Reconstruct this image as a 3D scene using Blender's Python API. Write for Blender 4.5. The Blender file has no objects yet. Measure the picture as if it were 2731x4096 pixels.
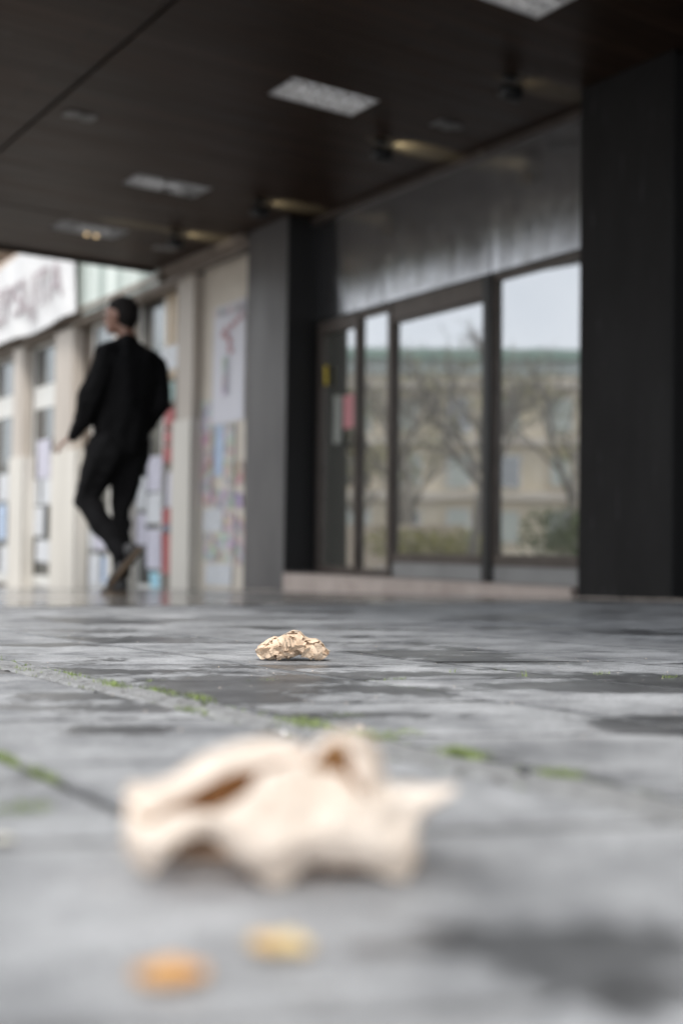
import bpy, bmesh, math, random
import numpy as np
from mathutils import Vector, Matrix, noise as mnoise

# ------------------------------------------------------------------ camera, world, sun, exposure
sc = bpy.context.scene
COL = sc.collection
R = math.radians
YAW = R(33.9)
FWD = Vector((math.sin(YAW), math.cos(YAW), 0)); RGT = Vector((math.cos(YAW), -math.sin(YAW), 0))
cam_d = bpy.data.cameras.new("camera"); cam = bpy.data.objects.new("camera", cam_d); COL.objects.link(cam)
cam.matrix_world = (Matrix.Translation((0, 0, .145)) @ Matrix.Rotation(-YAW, 4, 'Z')
                    @ Matrix.Rotation(R(91.57), 4, 'X') @ Matrix.Rotation(R(.7), 4, 'Z'))
cam_d.sensor_fit = 'HORIZONTAL'; cam_d.sensor_width = 24; cam_d.lens = 41.33
cam_d.clip_start = .02; cam_d.clip_end = 3000
cam_d.dof.use_dof = True; cam_d.dof.focus_distance = 1.85; cam_d.dof.aperture_fstop = 2.35
sc.camera = cam
w = bpy.data.worlds.new("World"); sc.world = w; w.use_nodes = True
wn, wl = w.node_tree.nodes, w.node_tree.links
bg = wn['Background']; bg.inputs['Strength'].default_value = .118
sky = wn.new('ShaderNodeTexSky'); sky.sky_type = 'NISHITA'; sky.sun_disc = False
SUN_EL, SUN_AZ = R(52), R(215)
sky.sun_elevation = SUN_EL; sky.sun_rotation = SUN_AZ
cl = wn.new('ShaderNodeTexNoise'); cl.inputs['Scale'].default_value = 2.2; cl.inputs['Detail'].default_value = 5
tc = wn.new('ShaderNodeTexCoord'); wl.new(tc.outputs['Generated'], cl.inputs['Vector'])
cr = wn.new('ShaderNodeValToRGB'); wl.new(cl.outputs['Fac'], cr.inputs['Fac'])
cr.color_ramp.elements[0].position = .3; cr.color_ramp.elements[0].color = (5.8, 6.1, 6.5, 1)
cr.color_ramp.elements[1].position = .75; cr.color_ramp.elements[1].color = (10.2, 10.2, 10.1, 1)
mx = wn.new('ShaderNodeMix'); mx.data_type = 'RGBA'; mx.inputs[0].default_value = .88
wl.new(sky.outputs[0], mx.inputs[6]); wl.new(cr.outputs[0], mx.inputs[7]); wl.new(mx.outputs[2], bg.inputs['Color'])
sd = bpy.data.lights.new("sun", 'SUN'); sun = bpy.data.objects.new("sun", sd); COL.objects.link(sun)
sd.energy = 1.5; sd.angle = R(14); sd.color = (1, .95, .88)
sdir = Vector((math.sin(SUN_AZ) * math.cos(SUN_EL), math.cos(SUN_AZ) * math.cos(SUN_EL), math.sin(SUN_EL)))
sun.rotation_euler = (-sdir).to_track_quat('-Z', 'Y').to_euler()
vs = sc.view_settings; vs.view_transform = 'Standard'; vs.look = 'None'; vs.gamma = 1; vs.use_curve_mapping = False
vs.exposure = 1.08
sc.cycles.max_bounces = 8; sc.cycles.glossy_bounces = 4; sc.cycles.transmission_bounces = 4
sc.cycles.caustics_reflective = False; sc.cycles.caustics_refractive = False

# ------------------------------------------------------------------ helpers
def tag(o, label=None, cat=None, group=None, kind=None):
    if label: o['label'] = label
    if cat: o['category'] = cat
    if group: o['group'] = group
    if kind: o['kind'] = kind
    return o
def empty(name, loc, label=None, cat=None, group=None):
    o = bpy.data.objects.new(name, None); COL.objects.link(o); o.location = loc; o.empty_display_size = .1
    return tag(o, label, cat, group)
def link(name, me, mat=None, parent=None, smooth=False):
    o = bpy.data.objects.new(name, me); COL.objects.link(o)
    if mat: me.materials.append(mat)
    if smooth: me.polygons.foreach_set('use_smooth', [True] * len(me.polygons))
    if parent:
        o.parent = parent; o.matrix_parent_inverse = Matrix.Translation(-Vector(parent_world(parent)))
    return o
def parent_world(p):
    v = Vector(p.location)
    return v
class MB:
    """collects shapes for ONE mesh"""
    def __init__(s): s.v = []; s.f = []; s.m = []
    def add(s, vs, fs, mi=0):
        b = len(s.v); s.v += [tuple(v) for v in vs]; s.f += [tuple(i + b for i in f) for f in fs]; s.m += [mi] * len(fs); return s
    def box(s, x0, x1, y0, y1, z0, z1, mi=0, bev=0):
        x0, x1 = min(x0, x1), max(x0, x1); y0, y1 = min(y0, y1), max(y0, y1); z0, z1 = min(z0, z1), max(z0, z1)
        if not bev:
            vs = [(x0, y0, z0), (x1, y0, z0), (x1, y1, z0), (x0, y1, z0), (x0, y0, z1), (x1, y0, z1), (x1, y1, z1), (x0, y1, z1)]
            return s.add(vs, [(3, 2, 1, 0), (4, 5, 6, 7), (0, 1, 5, 4), (1, 2, 6, 5), (2, 3, 7, 6), (3, 0, 4, 7)], mi)
        bm = bmesh.new(); bmesh.ops.create_cube(bm, size=1)
        for v in bm.verts: v.co = Vector(((x0 + x1) / 2 + v.co.x * (x1 - x0), (y0 + y1) / 2 + v.co.y * (y1 - y0), (z0 + z1) / 2 + v.co.z * (z1 - z0)))
        bmesh.ops.bevel(bm, geom=bm.edges[:], offset=bev, segments=2, affect='EDGES', profile=.7)
        bm.verts.ensure_lookup_table(); vs = [v.co[:] for v in bm.verts]; fs = [[v.index for v in f.verts] for f in bm.faces]; bm.free()
        return s.add(vs, fs, mi)
    def prism(s, poly, z0, z1, mi=0):
        n = len(poly); vs = [(x, y, z0) for x, y in poly] + [(x, y, z1) for x, y in poly]
        fs = [tuple(range(n - 1, -1, -1)), tuple(range(n, 2 * n))] + [(i, (i + 1) % n, (i + 1) % n + n, i + n) for i in range(n)]
        return s.add(vs, fs, mi)
    def tube(s, pts, rad, seg=10, mi=0):
        pts = [Vector(p) for p in pts]; rings = []
        rad = rad if isinstance(rad, (list, tuple)) else [rad] * len(pts)
        for i, p in enumerate(pts):
            t = (pts[min(i + 1, len(pts) - 1)] - pts[max(i - 1, 0)]).normalized()
            a = t.orthogonal().normalized() if i == 0 else (a - t * a.dot(t)).normalized()
            b = t.cross(a)
            rings.append([p + (a * math.cos(k * 2 * math.pi / seg) + b * math.sin(k * 2 * math.pi / seg)) * rad[i] for k in range(seg)])
        vs = [v for r_ in rings for v in r_]; fs = []
        for i in range(len(pts) - 1):
            for k in range(seg):
                k2 = (k + 1) % seg; fs.append((i * seg + k, i * seg + k2, (i + 1) * seg + k2, (i + 1) * seg + k))
        fs.append(tuple(range(seg - 1, -1, -1))); fs.append(tuple((len(pts) - 1) * seg + k for k in range(seg)))
        return s.add(vs, fs, mi)
    def ell(s, c, r, rot=None, sub=2, mi=0):
        bm = bmesh.new(); bmesh.ops.create_icosphere(bm, subdivisions=sub, radius=1)
        c = Vector(c)
        vs = []
        for v in bm.verts:
            q = Vector((v.co.x * r[0], v.co.y * r[1], v.co.z * r[2]))
            if rot: q = rot @ q
            vs.append(c + q)
        fs = [[v.index for v in f.verts] for f in bm.faces]; bm.free(); return s.add(vs, fs, mi)
    def mesh(s, name):
        me = bpy.data.meshes.new(name); me.from_pydata(s.v, [], s.f); me.update()
        if any(s.m): me.polygons.foreach_set('material_index', s.m)
        return me
    def build(s, name, mat=None, parent=None, smooth=False):
        mats = mat if isinstance(mat, (list, tuple)) else [mat]
        o = link(name, s.mesh(name), mats[0], parent, smooth)
        for m_ in mats[1:]: o.data.materials.append(m_)
        return o
def remesh(me, vox, name, smooth_it=4):
    o = bpy.data.objects.new('tmp', me); COL.objects.link(o)
    m = o.modifiers.new('r', 'REMESH'); m.mode = 'VOXEL'; m.voxel_size = vox; m.use_smooth_shade = True
    s_ = o.modifiers.new('s', 'SMOOTH'); s_.iterations = smooth_it; s_.factor = .5
    dg = bpy.context.evaluated_depsgraph_get(); dg.update()
    out = bpy.data.meshes.new_from_object(o.evaluated_get(dg)); out.name = name
    bpy.data.objects.remove(o); bpy.data.meshes.remove(me); return out

# ------------------------------------------------------------------ materials
def base_mat(name, col, rough=.6, metal=0., spec=.5):
    m = bpy.data.materials.new(name); m.use_nodes = True
    b = m.node_tree.nodes['Principled BSDF']
    b.inputs['Base Color'].default_value = (*col, 1); b.inputs['Roughness'].default_value = rough
    b.inputs['Metallic'].default_value = metal; b.inputs['Specular IOR Level'].default_value = spec
    return m, m.node_tree.nodes, m.node_tree.links, b
def nz(n, l, scale, detail=4, rough=.55, vec=None, dim=None):
    t = n.new('ShaderNodeTexNoise'); t.inputs['Scale'].default_value = scale; t.inputs['Detail'].default_value = detail
    t.inputs['Roughness'].default_value = rough
    if vec is None:
        c = n.new('ShaderNodeTexCoord'); vec = c.outputs['Object']
    l.new(vec, t.inputs['Vector']); return t
def mapv(n, l, scale, loc=(0, 0, 0), src='Object'):
    c = n.new('ShaderNodeTexCoord'); m = n.new('ShaderNodeMapping'); m.inputs['Scale'].default_value = scale
    m.inputs['Location'].default_value = loc; l.new(c.outputs[src], m.inputs['Vector']); return m.outputs[0]
def ramp(n, l, fac, stops):
    r_ = n.new('ShaderNodeValToRGB'); l.new(fac, r_.inputs['Fac']); e = r_.color_ramp.elements
    while len(e) < len(stops): e.new(.5)
    for i, (p, c) in enumerate(stops): e[i].position = p; e[i].color = (*c, 1) if len(c) == 3 else c
    return r_
def bump(n, l, b, h, strength=.3, dist=.01, prev=None):
    bp = n.new('ShaderNodeBump'); bp.inputs['Strength'].default_value = strength; bp.inputs['Distance'].default_value = dist
    l.new(h, bp.inputs['Height'])
    if prev: l.new(prev, bp.inputs['Normal'])
    l.new(bp.outputs[0], b.inputs['Normal']); return bp.outputs[0]
def mottled(name, c0, c1, scale=3, rough=.6, metal=0., spec=.5, bs=.15, stretch=(1, 1, 1), r1=None):
    m, n, l, b = base_mat(name, c0, rough, metal, spec)
    v = mapv(n, l, stretch); t = nz(n, l, scale, 6, .6, v)
    r_ = ramp(n, l, t.outputs['Fac'], [(.3, c0), (.72, c1)]); l.new(r_.outputs[0], b.inputs['Base Color'])
    if r1 is not None:
        q = ramp(n, l, t.outputs['Fac'], [(.3, (rough,) * 3), (.7, (r1,) * 3)]); l.new(q.outputs[0], b.inputs['Roughness'])
    t2 = nz(n, l, scale * 14, 3, .6, v); bump(n, l, b, t2.outputs['Fac'], bs, .004)
    return m

M = {}
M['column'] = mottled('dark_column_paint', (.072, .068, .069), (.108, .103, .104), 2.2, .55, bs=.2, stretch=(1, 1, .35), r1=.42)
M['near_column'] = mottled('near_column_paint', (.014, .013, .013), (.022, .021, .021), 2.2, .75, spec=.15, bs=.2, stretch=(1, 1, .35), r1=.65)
M['frame'] = mottled('brown_frame', (.075, .062, .055), (.12, .10, .09), 6, .38, .3)
M['black_gap'] = base_mat('dark_interior', (.012, .012, .013), .6)[0]
M['kick'] = mottled('grey_kick_panel', (.2, .2, .2), (.27, .27, .27), 4, .42, bs=.1)
M['step'] = mottled('step_stone', (.36, .29, .26), (.5, .43, .39), 7, .55, bs=.2)
M['wallback'] = base_mat('plain_dark_wall', (.05, .048, .048), .6)[0]
# glass: coated shop glass that mirrors the square
def glassm(name, refl, rough, tint=(.8, .82, .85), wav=.03, veil=(.016, .016, .015)):
    m = bpy.data.materials.new(name); m.use_nodes = True; n, l = m.node_tree.nodes, m.node_tree.links
    b = n['Principled BSDF']; b.inputs['Base Color'].default_value = (*veil, 1); b.inputs['Roughness'].default_value = .3
    g = n.new('ShaderNodeBsdfGlossy'); g.inputs['Color'].default_value = (*tint, 1); g.inputs['Roughness'].default_value = rough
    t = nz(n, l, 1.3, 2); bp = n.new('ShaderNodeBump'); bp.inputs['Strength'].default_value = wav; bp.inputs['Distance'].default_value = .02
    l.new(t.outputs['Fac'], bp.inputs['Height']); l.new(bp.outputs[0], g.inputs['Normal'])
    x = n.new('ShaderNodeMixShader'); x.inputs[0].default_value = refl
    l.new(b.outputs[0], x.inputs[1]); l.new(g.outputs[0], x.inputs[2]); l.new(x.outputs[0], n['Material Output'].inputs[0]); return m
M['glass'] = glassm('coated_window_glass', .48, .016, wav=.05, veil=(.085, .085, .072))
M['glass_far'] = glassm('far_window_glass', .3, .05)
M['glass_grey'] = glassm('neighbour_window_glass', .2, .1, (.8, .86, .9))
def fasciam():
    m, n, l, b = base_mat('black_metal_fascia', (.44, .44, .46), .1, .97)
    v = mapv(n, l, (1, 1, .22)); t = nz(n, l, 3.2, 2, .5, v)
    p = bump(n, l, b, t.outputs['Fac'], .35, .03)
    t2 = nz(n, l, 1.0, 2, .5, mapv(n, l, (1, 1, .4), (3, 1, 0))); bump(n, l, b, t2.outputs['Fac'], .4, .05, p)
    t3 = nz(n, l, 9, 5); q = ramp(n, l, t3.outputs['Fac'], [(.3, (.15,) * 3), (.7, (.23,) * 3)]); l.new(q.outputs[0], b.inputs['Roughness'])
    return m
M['fascia'] = fasciam()
def ceilm():
    m, n, l, b = base_mat('brown_board_ceiling', (.05, .036, .03), .5, 0, .14)
    v = mapv(n, l, (.5, 9, 1)); t = nz(n, l, 1.6, 5, .6, v)
    br = n.new('ShaderNodeTexBrick'); br.offset = .37; br.inputs['Scale'].default_value = 1
    br.inputs['Brick Width'].default_value = 2.6; br.inputs['Row Height'].default_value = .14; br.inputs['Mortar Size'].default_value = .006
    br.inputs['Color1'].default_value = (.052, .033, .024, 1); br.inputs['Color2'].default_value = (.034, .022, .016, 1); br.inputs['Mortar'].default_value = (.012, .01, .009, 1)
    l.new(mapv(n, l, (1, 1, 1)), br.inputs['Vector'])
    r_ = ramp(n, l, t.outputs['Fac'], [(.25, (.55, .55, .55)), (.75, (1.25, 1.2, 1.15))])
    mu = n.new('ShaderNodeMix'); mu.data_type = 'RGBA'; mu.blend_type = 'MULTIPLY'; mu.inputs[0].default_value = 1
    l.new(br.outputs['Color'], mu.inputs[6]); l.new(r_.outputs[0], mu.inputs[7])
    # pale peeling flecks
    t2 = nz(n, l, 3.1, 8, .7); f = ramp(n, l, t2.outputs['Fac'], [(.66, (0, 0, 0)), (.72, (1, 1, 1))])
    m2 = n.new('ShaderNodeMix'); m2.data_type = 'RGBA'; l.new(f.outputs[0], m2.inputs[0]); l.new(mu.outputs[2], m2.inputs[6]); m2.inputs[7].default_value = (.06, .05, .045, 1)
    colr = m2.outputs[2]
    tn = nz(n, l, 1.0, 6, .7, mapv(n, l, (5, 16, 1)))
    for (px, py, sx, sy, am) in ((5.42, 5.68, .55, .16, .25), (5.5, 7.14, .6, .2, .6), (5.46, 9.0, .5, .2, .5), (5.36, 10.42, .6, .24, .5), (4.6, 10.42, .5, .16, .35)):  # worn pale patches beside the spotlights, lamp glow painted into their colour
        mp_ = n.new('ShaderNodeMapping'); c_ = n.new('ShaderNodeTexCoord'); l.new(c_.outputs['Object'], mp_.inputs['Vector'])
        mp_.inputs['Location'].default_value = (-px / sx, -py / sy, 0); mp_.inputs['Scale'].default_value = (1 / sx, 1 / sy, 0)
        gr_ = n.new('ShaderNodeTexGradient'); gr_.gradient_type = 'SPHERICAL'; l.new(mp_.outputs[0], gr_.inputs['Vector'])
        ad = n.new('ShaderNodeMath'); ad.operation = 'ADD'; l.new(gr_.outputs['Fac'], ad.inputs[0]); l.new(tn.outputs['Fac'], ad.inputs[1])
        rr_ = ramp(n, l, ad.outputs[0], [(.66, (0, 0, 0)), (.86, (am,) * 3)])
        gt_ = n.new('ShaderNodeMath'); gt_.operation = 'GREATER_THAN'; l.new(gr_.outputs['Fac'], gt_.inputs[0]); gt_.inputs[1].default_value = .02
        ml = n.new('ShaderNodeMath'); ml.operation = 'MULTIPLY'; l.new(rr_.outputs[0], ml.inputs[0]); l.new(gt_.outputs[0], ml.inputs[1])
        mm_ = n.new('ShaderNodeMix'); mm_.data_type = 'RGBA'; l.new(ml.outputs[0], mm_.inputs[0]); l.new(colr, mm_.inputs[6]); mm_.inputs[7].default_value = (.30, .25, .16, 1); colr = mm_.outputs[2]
    l.new(colr, b.inputs['Base Color'])
    bump(n, l, b, br.outputs['Fac'], -.6, .004)
    q = ramp(n, l, t.outputs['Fac'], [(.3, (.34,) * 3), (.7, (.55,) * 3)]); l.new(q.outputs[0], b.inputs['Roughness'])
    return m
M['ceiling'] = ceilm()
M['trim'] = mottled('taupe_trim', (.16, .13, .11), (.26, .22, .19), 5, .5)
M['black'] = base_mat('black_paint', (.012, .012, .013), .4)[0]
# neighbour
M['pilaster'] = mottled('cream_pilaster', (.38, .34, .30), (.48, .435, .39), 2, .6, stretch=(1, 1, .2))
M['cladding'] = mottled('cream_cladding', (.50, .475, .43), (.60, .575, .53), 2, .5, stretch=(1, 1, .2))
M['taupe'] = mottled('taupe_wall', (.14, .115, .09), (.22, .18, .15), 3, .6)
M['creamwall'] = mottled('cream_wall', (.52, .47, .41), (.62, .57, .5), 3, .6)
M['upper'] = mottled('upper_wall', (.42, .37, .32), (.55, .49, .43), 1, .7)
M['transom'] = base_mat('pale_transom', (.62, .62, .6), .5)[0]
M['beige_strip'] = base_mat('beige_strip', (.6, .5, .38), .5)[0]
def greenf():
    m, n, l, b = base_mat('pale_green_ribbed', (.55, .62, .58), .4)
    v = mapv(n, l, (0, 1, 0)); t = nz(n, l, 3.2, 2, .5, v)
    r_ = ramp(n, l, t.outputs['Fac'], [(.4, (.33, .39, .36)), (.58, (.62, .67, .64))]); l.new(r_.outputs[0], b.inputs['Base Color']); return m
M['green'] = greenf()
M['banner'] = mottled('white_banner_cloth', (.56, .56, .57), (.66, .66, .66), 1.5, .6, bs=.05)
M['letters'] = base_mat('faded_letter_ink', (.33, .28, .30), .6)[0]
def paperm(name, c, ink=(.1, .1, .12), amt=.5, cells=(1, 26, 34)):
    m, n, l, b = base_mat(name, c, .6)
    v = mapv(n, l, cells); t = nz(n, l, 1, 3, .7, v)
    r_ = ramp(n, l, t.outputs['Fac'], [(.5, c), (.62, tuple(c[i] * (1 - amt) + ink[i] * amt for i in range(3)))]); l.new(r_.outputs[0], b.inputs['Base Color'])
    if amt > .5:   # picture blocks printed between the text
        vo = n.new('ShaderNodeTexVoronoi'); vo.inputs['Scale'].default_value = 17; vo.distance = 'CHEBYCHEV'; l.new(mapv(n, l, (.001, 1, .8)), vo.inputs['Vector'])
        hs = n.new('ShaderNodeHueSaturation'); hs.inputs['Saturation'].default_value = .5; hs.inputs['Value'].default_value = .66; l.new(vo.outputs['Color'], hs.inputs['Color'])
        x = n.new('ShaderNodeMix'); x.data_type = 'RGBA'; x.inputs[0].default_value = .6; l.new(r_.outputs[0], x.inputs[6]); l.new(hs.outputs[0], x.inputs[7]); l.new(x.outputs[2], b.inputs['Base Color'])
    return m
PC = dict(white=(.58, .6, .63), lav=(.52, .515, .6), blue=(.42, .52, .68), red=(.36, .09, .09), navy=(.10, .13, .2), cyan=(.35, .62, .74),
          teal=(.3, .42, .4), maroon=(.33, .12, .14), beige=(.52, .46, .40), orange=(.6, .3, .2), purple=(.36, .24, .5), pink=(.6, .4, .38), grey=(.42, .42, .44))
for k, c in PC.items():
    ink = (.75, .72, .74) if k in ('maroon',) else (.12, .11, .13)
    M['p_' + k] = paperm('poster_' + k, c, ink, .65 if k in ('maroon', 'beige', 'grey', 'pink', 'orange', 'purple') else .35)
def skinlike(name, c, rough=.5, sss=.0):
    return mottled(name, c, tuple(x * 1.12 for x in c), 20, rough, bs=.05)
M['skin'] = skinlike('skin', (.17, .085, .058))
M['cloth'] = mottled('black_cloth', (.004, .004, .0045), (.007, .007, .0075), 30, .9, spec=.08)
M['trouser'] = mottled('black_denim', (.006, .006, .0065), (.010, .010, .011), 30, .9, spec=.08)
M['hair'] = mottled('black_hair', (.006, .005, .005), (.012, .010, .009), 60, .8, spec=.15)
M['shoe'] = mottled('black_shoe', (.02, .02, .022), (.035, .034, .035), 20, .5)
M['sole'] = mottled('brown_sole', (.055, .035, .02), (.09, .06, .035), 20, .7)

def kraft(name, c0, c1, scale, transl=.25):
    m, n, l, b = base_mat(name, c0, .62, 0, .3)
    t = nz(n, l, scale, 5, .6); r_ = ramp(n, l, t.outputs['Fac'], [(.3, c0), (.7, c1)]); l.new(r_.outputs[0], b.inputs['Base Color'])
    t2 = nz(n, l, scale * 8, 4, .6); bump(n, l, b, t2.outputs['Fac'], .35, .0006)
    tr = n.new('ShaderNodeBsdfTranslucent'); l.new(r_.outputs[0], tr.inputs['Color'])
    x = n.new('ShaderNodeMixShader'); x.inputs[0].default_value = transl
    l.new(b.outputs[0], x.inputs[1]); l.new(tr.outputs[0], x.inputs[2]); l.new(x.outputs[0], n['Material Output'].inputs[0]); return m
M['kraft'] = kraft('crumpled_kraft_paper', (.58, .43, .31), (.76, .62, .48), 30, .06)
M['kraft_near'] = kraft('crumpled_tissue_paper', (.53, .455, .385), (.70, .635, .57), 30, .14)
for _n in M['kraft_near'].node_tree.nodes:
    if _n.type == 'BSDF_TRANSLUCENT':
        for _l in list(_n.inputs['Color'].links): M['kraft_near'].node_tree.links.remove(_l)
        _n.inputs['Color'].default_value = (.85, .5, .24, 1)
M['kraft_glow'] = kraft('kraft_paper_painted_glow', (.66, .38, .17), (.76, .48, .25), 30, .45)  # orange bounce glow inside the folds, painted into the paper colour
M['kraft_shade'] = kraft('kraft_paper_painted_shade', (.20, .14, .10), (.28, .20, .15), 30, .02)  # same paper darkened: shade beneath the arches painted as colour
M['ink'] = base_mat('printed_ink', (.05, .045, .04), .6)[0]
M['leaf'] = kraft('dry_yellow_leaf', (.66, .34, .12), (.74, .44, .18), 120, .2)
M['leaf_pale'] = kraft('dry_pale_leaf', (.76, .42, .12), (.72, .60, .34), 90, .2)
M['petal'] = kraft('pale_petal', (.72, .7, .62), (.8, .78, .7), 60, .3)
M['white_bit'] = base_mat('white_plastic_bit', (.78, .78, .8), .4)[0]
M['pebble'] = mottled('pale_pebble', (.5, .42, .36), (.62, .55, .5), 300, .7)
m, n, l, b = base_mat('grass_blade', (.2, .4, .05), .5)
t = nz(n, l, 60, 2); r_ = ramp(n, l, t.outputs['Fac'], [(.35, (.09, .13, .03)), (.65, (.28, .36, .11))]); l.new(r_.outputs[0], b.inputs['Base Color'])
M['grass'] = m

# paving: 'wet' point attribute (real wet patches), 'tone' per slab
def pavem(name, attr=True, dry0=(.15, .155, .165), dry1=(.395, .404, .42), thr=.535, wetr=.3, dryr=.55, bs=.5, fine=1.):
    m, n, l, b = base_mat(name, dry0, .5)
    obj = mapv(n, l, (1, 1, 1))
    t = nz(n, l, 7, 9, .72, obj); r_ = ramp(n, l, t.outputs['Fac'], [(.36, dry0), (.64, dry1)])
    sp = nz(n, l, 420 * fine, 2, .7, obj); rs = ramp(n, l, sp.outputs['Fac'], [(.3, (.6,) * 3), (.72, (1.5,) * 3)])
    mu = n.new('ShaderNodeMix'); mu.data_type = 'RGBA'; mu.blend_type = 'MULTIPLY'; mu.inputs[0].default_value = 1
    l.new(r_.outputs[0], mu.inputs[6]); l.new(rs.outputs[0], mu.inputs[7])
    g = nz(n, l, 38, 7, .72, obj)
    if attr:
        a = n.new('ShaderNodeAttribute'); a.attribute_name = 'wet'
        a2 = n.new('ShaderNodeAttribute'); a2.attribute_name = 'tone'
        mt = n.new('ShaderNodeMix'); mt.data_type = 'RGBA'; mt.blend_type = 'MULTIPLY'; mt.inputs[0].default_value = 1
        l.new(mu.outputs[2], mt.inputs[6]); l.new(a2.outputs['Color'], mt.inputs[7]); colr = mt.outputs[2]
        src = a.outputs['Fac']
    else:
        w0 = nz(n, l, .8, 6, .6, obj); src = w0.outputs['Fac']; colr = mu.outputs[2]
    s1 = n.new('ShaderNodeMath'); s1.operation = 'MULTIPLY_ADD'; l.new(g.outputs['Fac'], s1.inputs[0]); s1.inputs[1].default_value = .34; s1.inputs[2].default_value = -.17
    s2 = n.new('ShaderNodeMath'); s2.operation = 'ADD'; l.new(src, s2.inputs[0]); l.new(s1.outputs[0], s2.inputs[1])
    wet = ramp(n, l, s2.outputs[0], [(thr - .02, (0, 0, 0)), (thr + .025, (1, 1, 1))])
    dk = n.new('ShaderNodeMix'); dk.data_type = 'RGBA'; dk.blend_type = 'MULTIPLY'; l.new(wet.outputs[0], dk.inputs[0]); l.new(colr, dk.inputs[6]); dk.inputs[7].default_value = (.38, .38, .38, 1)
    l.new(dk.outputs[2], b.inputs['Base Color'])
    ro = ramp(n, l, wet.outputs[0], [(0, (dryr,) * 3), (1, (wetr,) * 3)]); l.new(ro.outputs[0], b.inputs['Roughness'])
    ma = n.new('ShaderNodeMath'); ma.operation = 'MULTIPLY_ADD'; l.new(wet.outputs[0], ma.inputs[0]); ma.inputs[1].default_value = -bs * .75; ma.inputs[2].default_value = bs
    bp = n.new('ShaderNodeBump'); bp.inputs['Distance'].default_value = .0016; l.new(ma.outputs[0], bp.inputs['Strength'])
    h = nz(n, l, 260 * fine, 4, .75, obj); l.new(h.outputs['Fac'], bp.inputs['Height'])
    b2 = n.new('ShaderNodeBump'); b2.inputs['Distance'].default_value = .004; b2.inputs['Strength'].default_value = .25 * bs; l.new(g.outputs['Fac'], b2.inputs['Height'])
    l.new(b2.outputs[0], bp.inputs['Normal']); l.new(bp.outputs[0], b.inputs['Normal'])
    return m
M['slab'] = pavem('stone_slabs', True)
M['arcade'] = pavem('wet_arcade_tiles', False, (.33, .31, .29), (.44, .42, .4), .42, .14, .3, .25, .12)
M['plaza'] = pavem('plaza_paving', False, (.26, .26, .265), (.36, .36, .365), .55, .25, .6, .4, .1)
M['joint'] = mottled('joint_dirt', (.035, .032, .028), (.09, .085, .075), 90, .85, bs=.8)
M['rubble'] = mottled('cracked_mortar', (.24, .243, .25), (.42, .425, .43), 60, .7, bs=.9)

# ------------------------------------------------------------------ ground
def gz(X, Y):
    z = X * FWD.x + Y * FWD.y; x = X * RGT.x + Y * RGT.y
    if z < 0: return .004 * max(x, -40)
    zz = min(z, 22.); return -(.0215 * zz + .0005 * zz * zz) + .004 * max(x, -40)
def vnoise(x, y, s, o=4, seed=0):
    a, f, t, r_ = 1, 1, 0, 0
    for i in range(o):
        r_ += a * mnoise.noise(Vector((x * s * f + seed, y * s * f - seed, seed * .7))); t += a; a *= .55; f *= 2.03
    return r_ / t * .5 + .5
def lin(a, b_, n_): return [a + (b_ - a) * i / n_ for i in range(n_ + 1)]
xs = lin(-400, -40, 8)[:-1] + lin(-40, -8, 10)[:-1] + lin(-8, 12, 50)[:-1] + lin(12, 400, 10)
ys = lin(-400, -40, 8)[:-1] + lin(-40, -4, 9)[:-1] + lin(-4, 28, 70)[:-1] + lin(28, 100, 12)[:-1] + lin(100, 900, 8)
g = MB(); vsx = [(x, y, gz(x, y) - .012) for y in ys for x in xs]; nx = len(xs)
g.add(vsx, [(j * nx + i, j * nx + i + 1, (j + 1) * nx + i + 1, (j + 1) * nx + i) for j in range(len(ys) - 1) for i in range(nx - 1)])
tag(g.build('ground', M['plaza'], smooth=True), kind='structure')
# joint bed under the near slabs
def patch(x0, x1, y0, y1, nx_, ny_, dz, fn=None):
    mb = MB(); X = lin(x0, x1, nx_); Y = lin(y0, y1, ny_)
    mb.add([(x, y, gz(x, y) + dz + (fn(x, y) if fn else 0)) for y in Y for x in X],
           [(j * (nx_ + 1) + i, j * (nx_ + 1) + i + 1, (j + 1) * (nx_ + 1) + i + 1, (j + 1) * (nx_ + 1) + i) for j in range(ny_) for i in range(nx_)])
    return mb
tag(patch(-.9, 7.5, -.9, 4.5, 60, 40, -.0048).build('pavement_bed', M['joint'], smooth=True), kind='structure')
tag(patch(-4, 9, 4.52, 26, 60, 100, 0, lambda x, y: .0015 * vnoise(x, y, 1.5, 2)).build('arcade_floor', M['arcade'], smooth=True), kind='structure')

BLOBS = [  # wet patches: X, Y, rx, ry, angle(deg), weight
    (.345, .322, .034, .036, -35, .14), (.385, .395, .035, .012, -35, .12), (.272, .366, .016, .006, -35, .22), (.20, .42, .03, .008, -35, .12), (.22, .345, .03, .006, -35, .14), (.16, .40, .02, .012, -35, .12), (.78, 1.36, .16, .05, -20, .25), (1.18, 1.02, .14, .06, -30, .35), (.92, 1.52, .1, .03, -25, .3),
    (.42, 1.0, .09, .045, -25, .3), (.93, .72, .12, .07, -30, .3), (1.35, 1.02, .16, .06, -30, .35), (.88, 1.12, .1, .05, -30, .15), (.50, 1.28, .1, .04, -20, .22)]
def wet(x, y):
    # patches run roughly across the view
    u = x * RGT.x + y * RGT.y; v = x * FWD.x + y * FWD.y
    q = vnoise(u * .62, v * 1.35, 5.2, 6, 3.1) * .75 + vnoise(u, v * 1.3, 1.1, 2, 8.) * .25
    for bx, by, rx, ry, an, wt in BLOBS:
        c, s_ = math.cos(R(an)), math.sin(R(an)); dx, dy = x - bx, y - by
        d = ((dx * c + dy * s_) / rx) ** 2 + ((-dx * s_ + dy * c) / ry) ** 2
        if d < 4: q += wt * math.exp(-d)
    return q
rnd = random.Random(5)
SK = -.45
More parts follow.
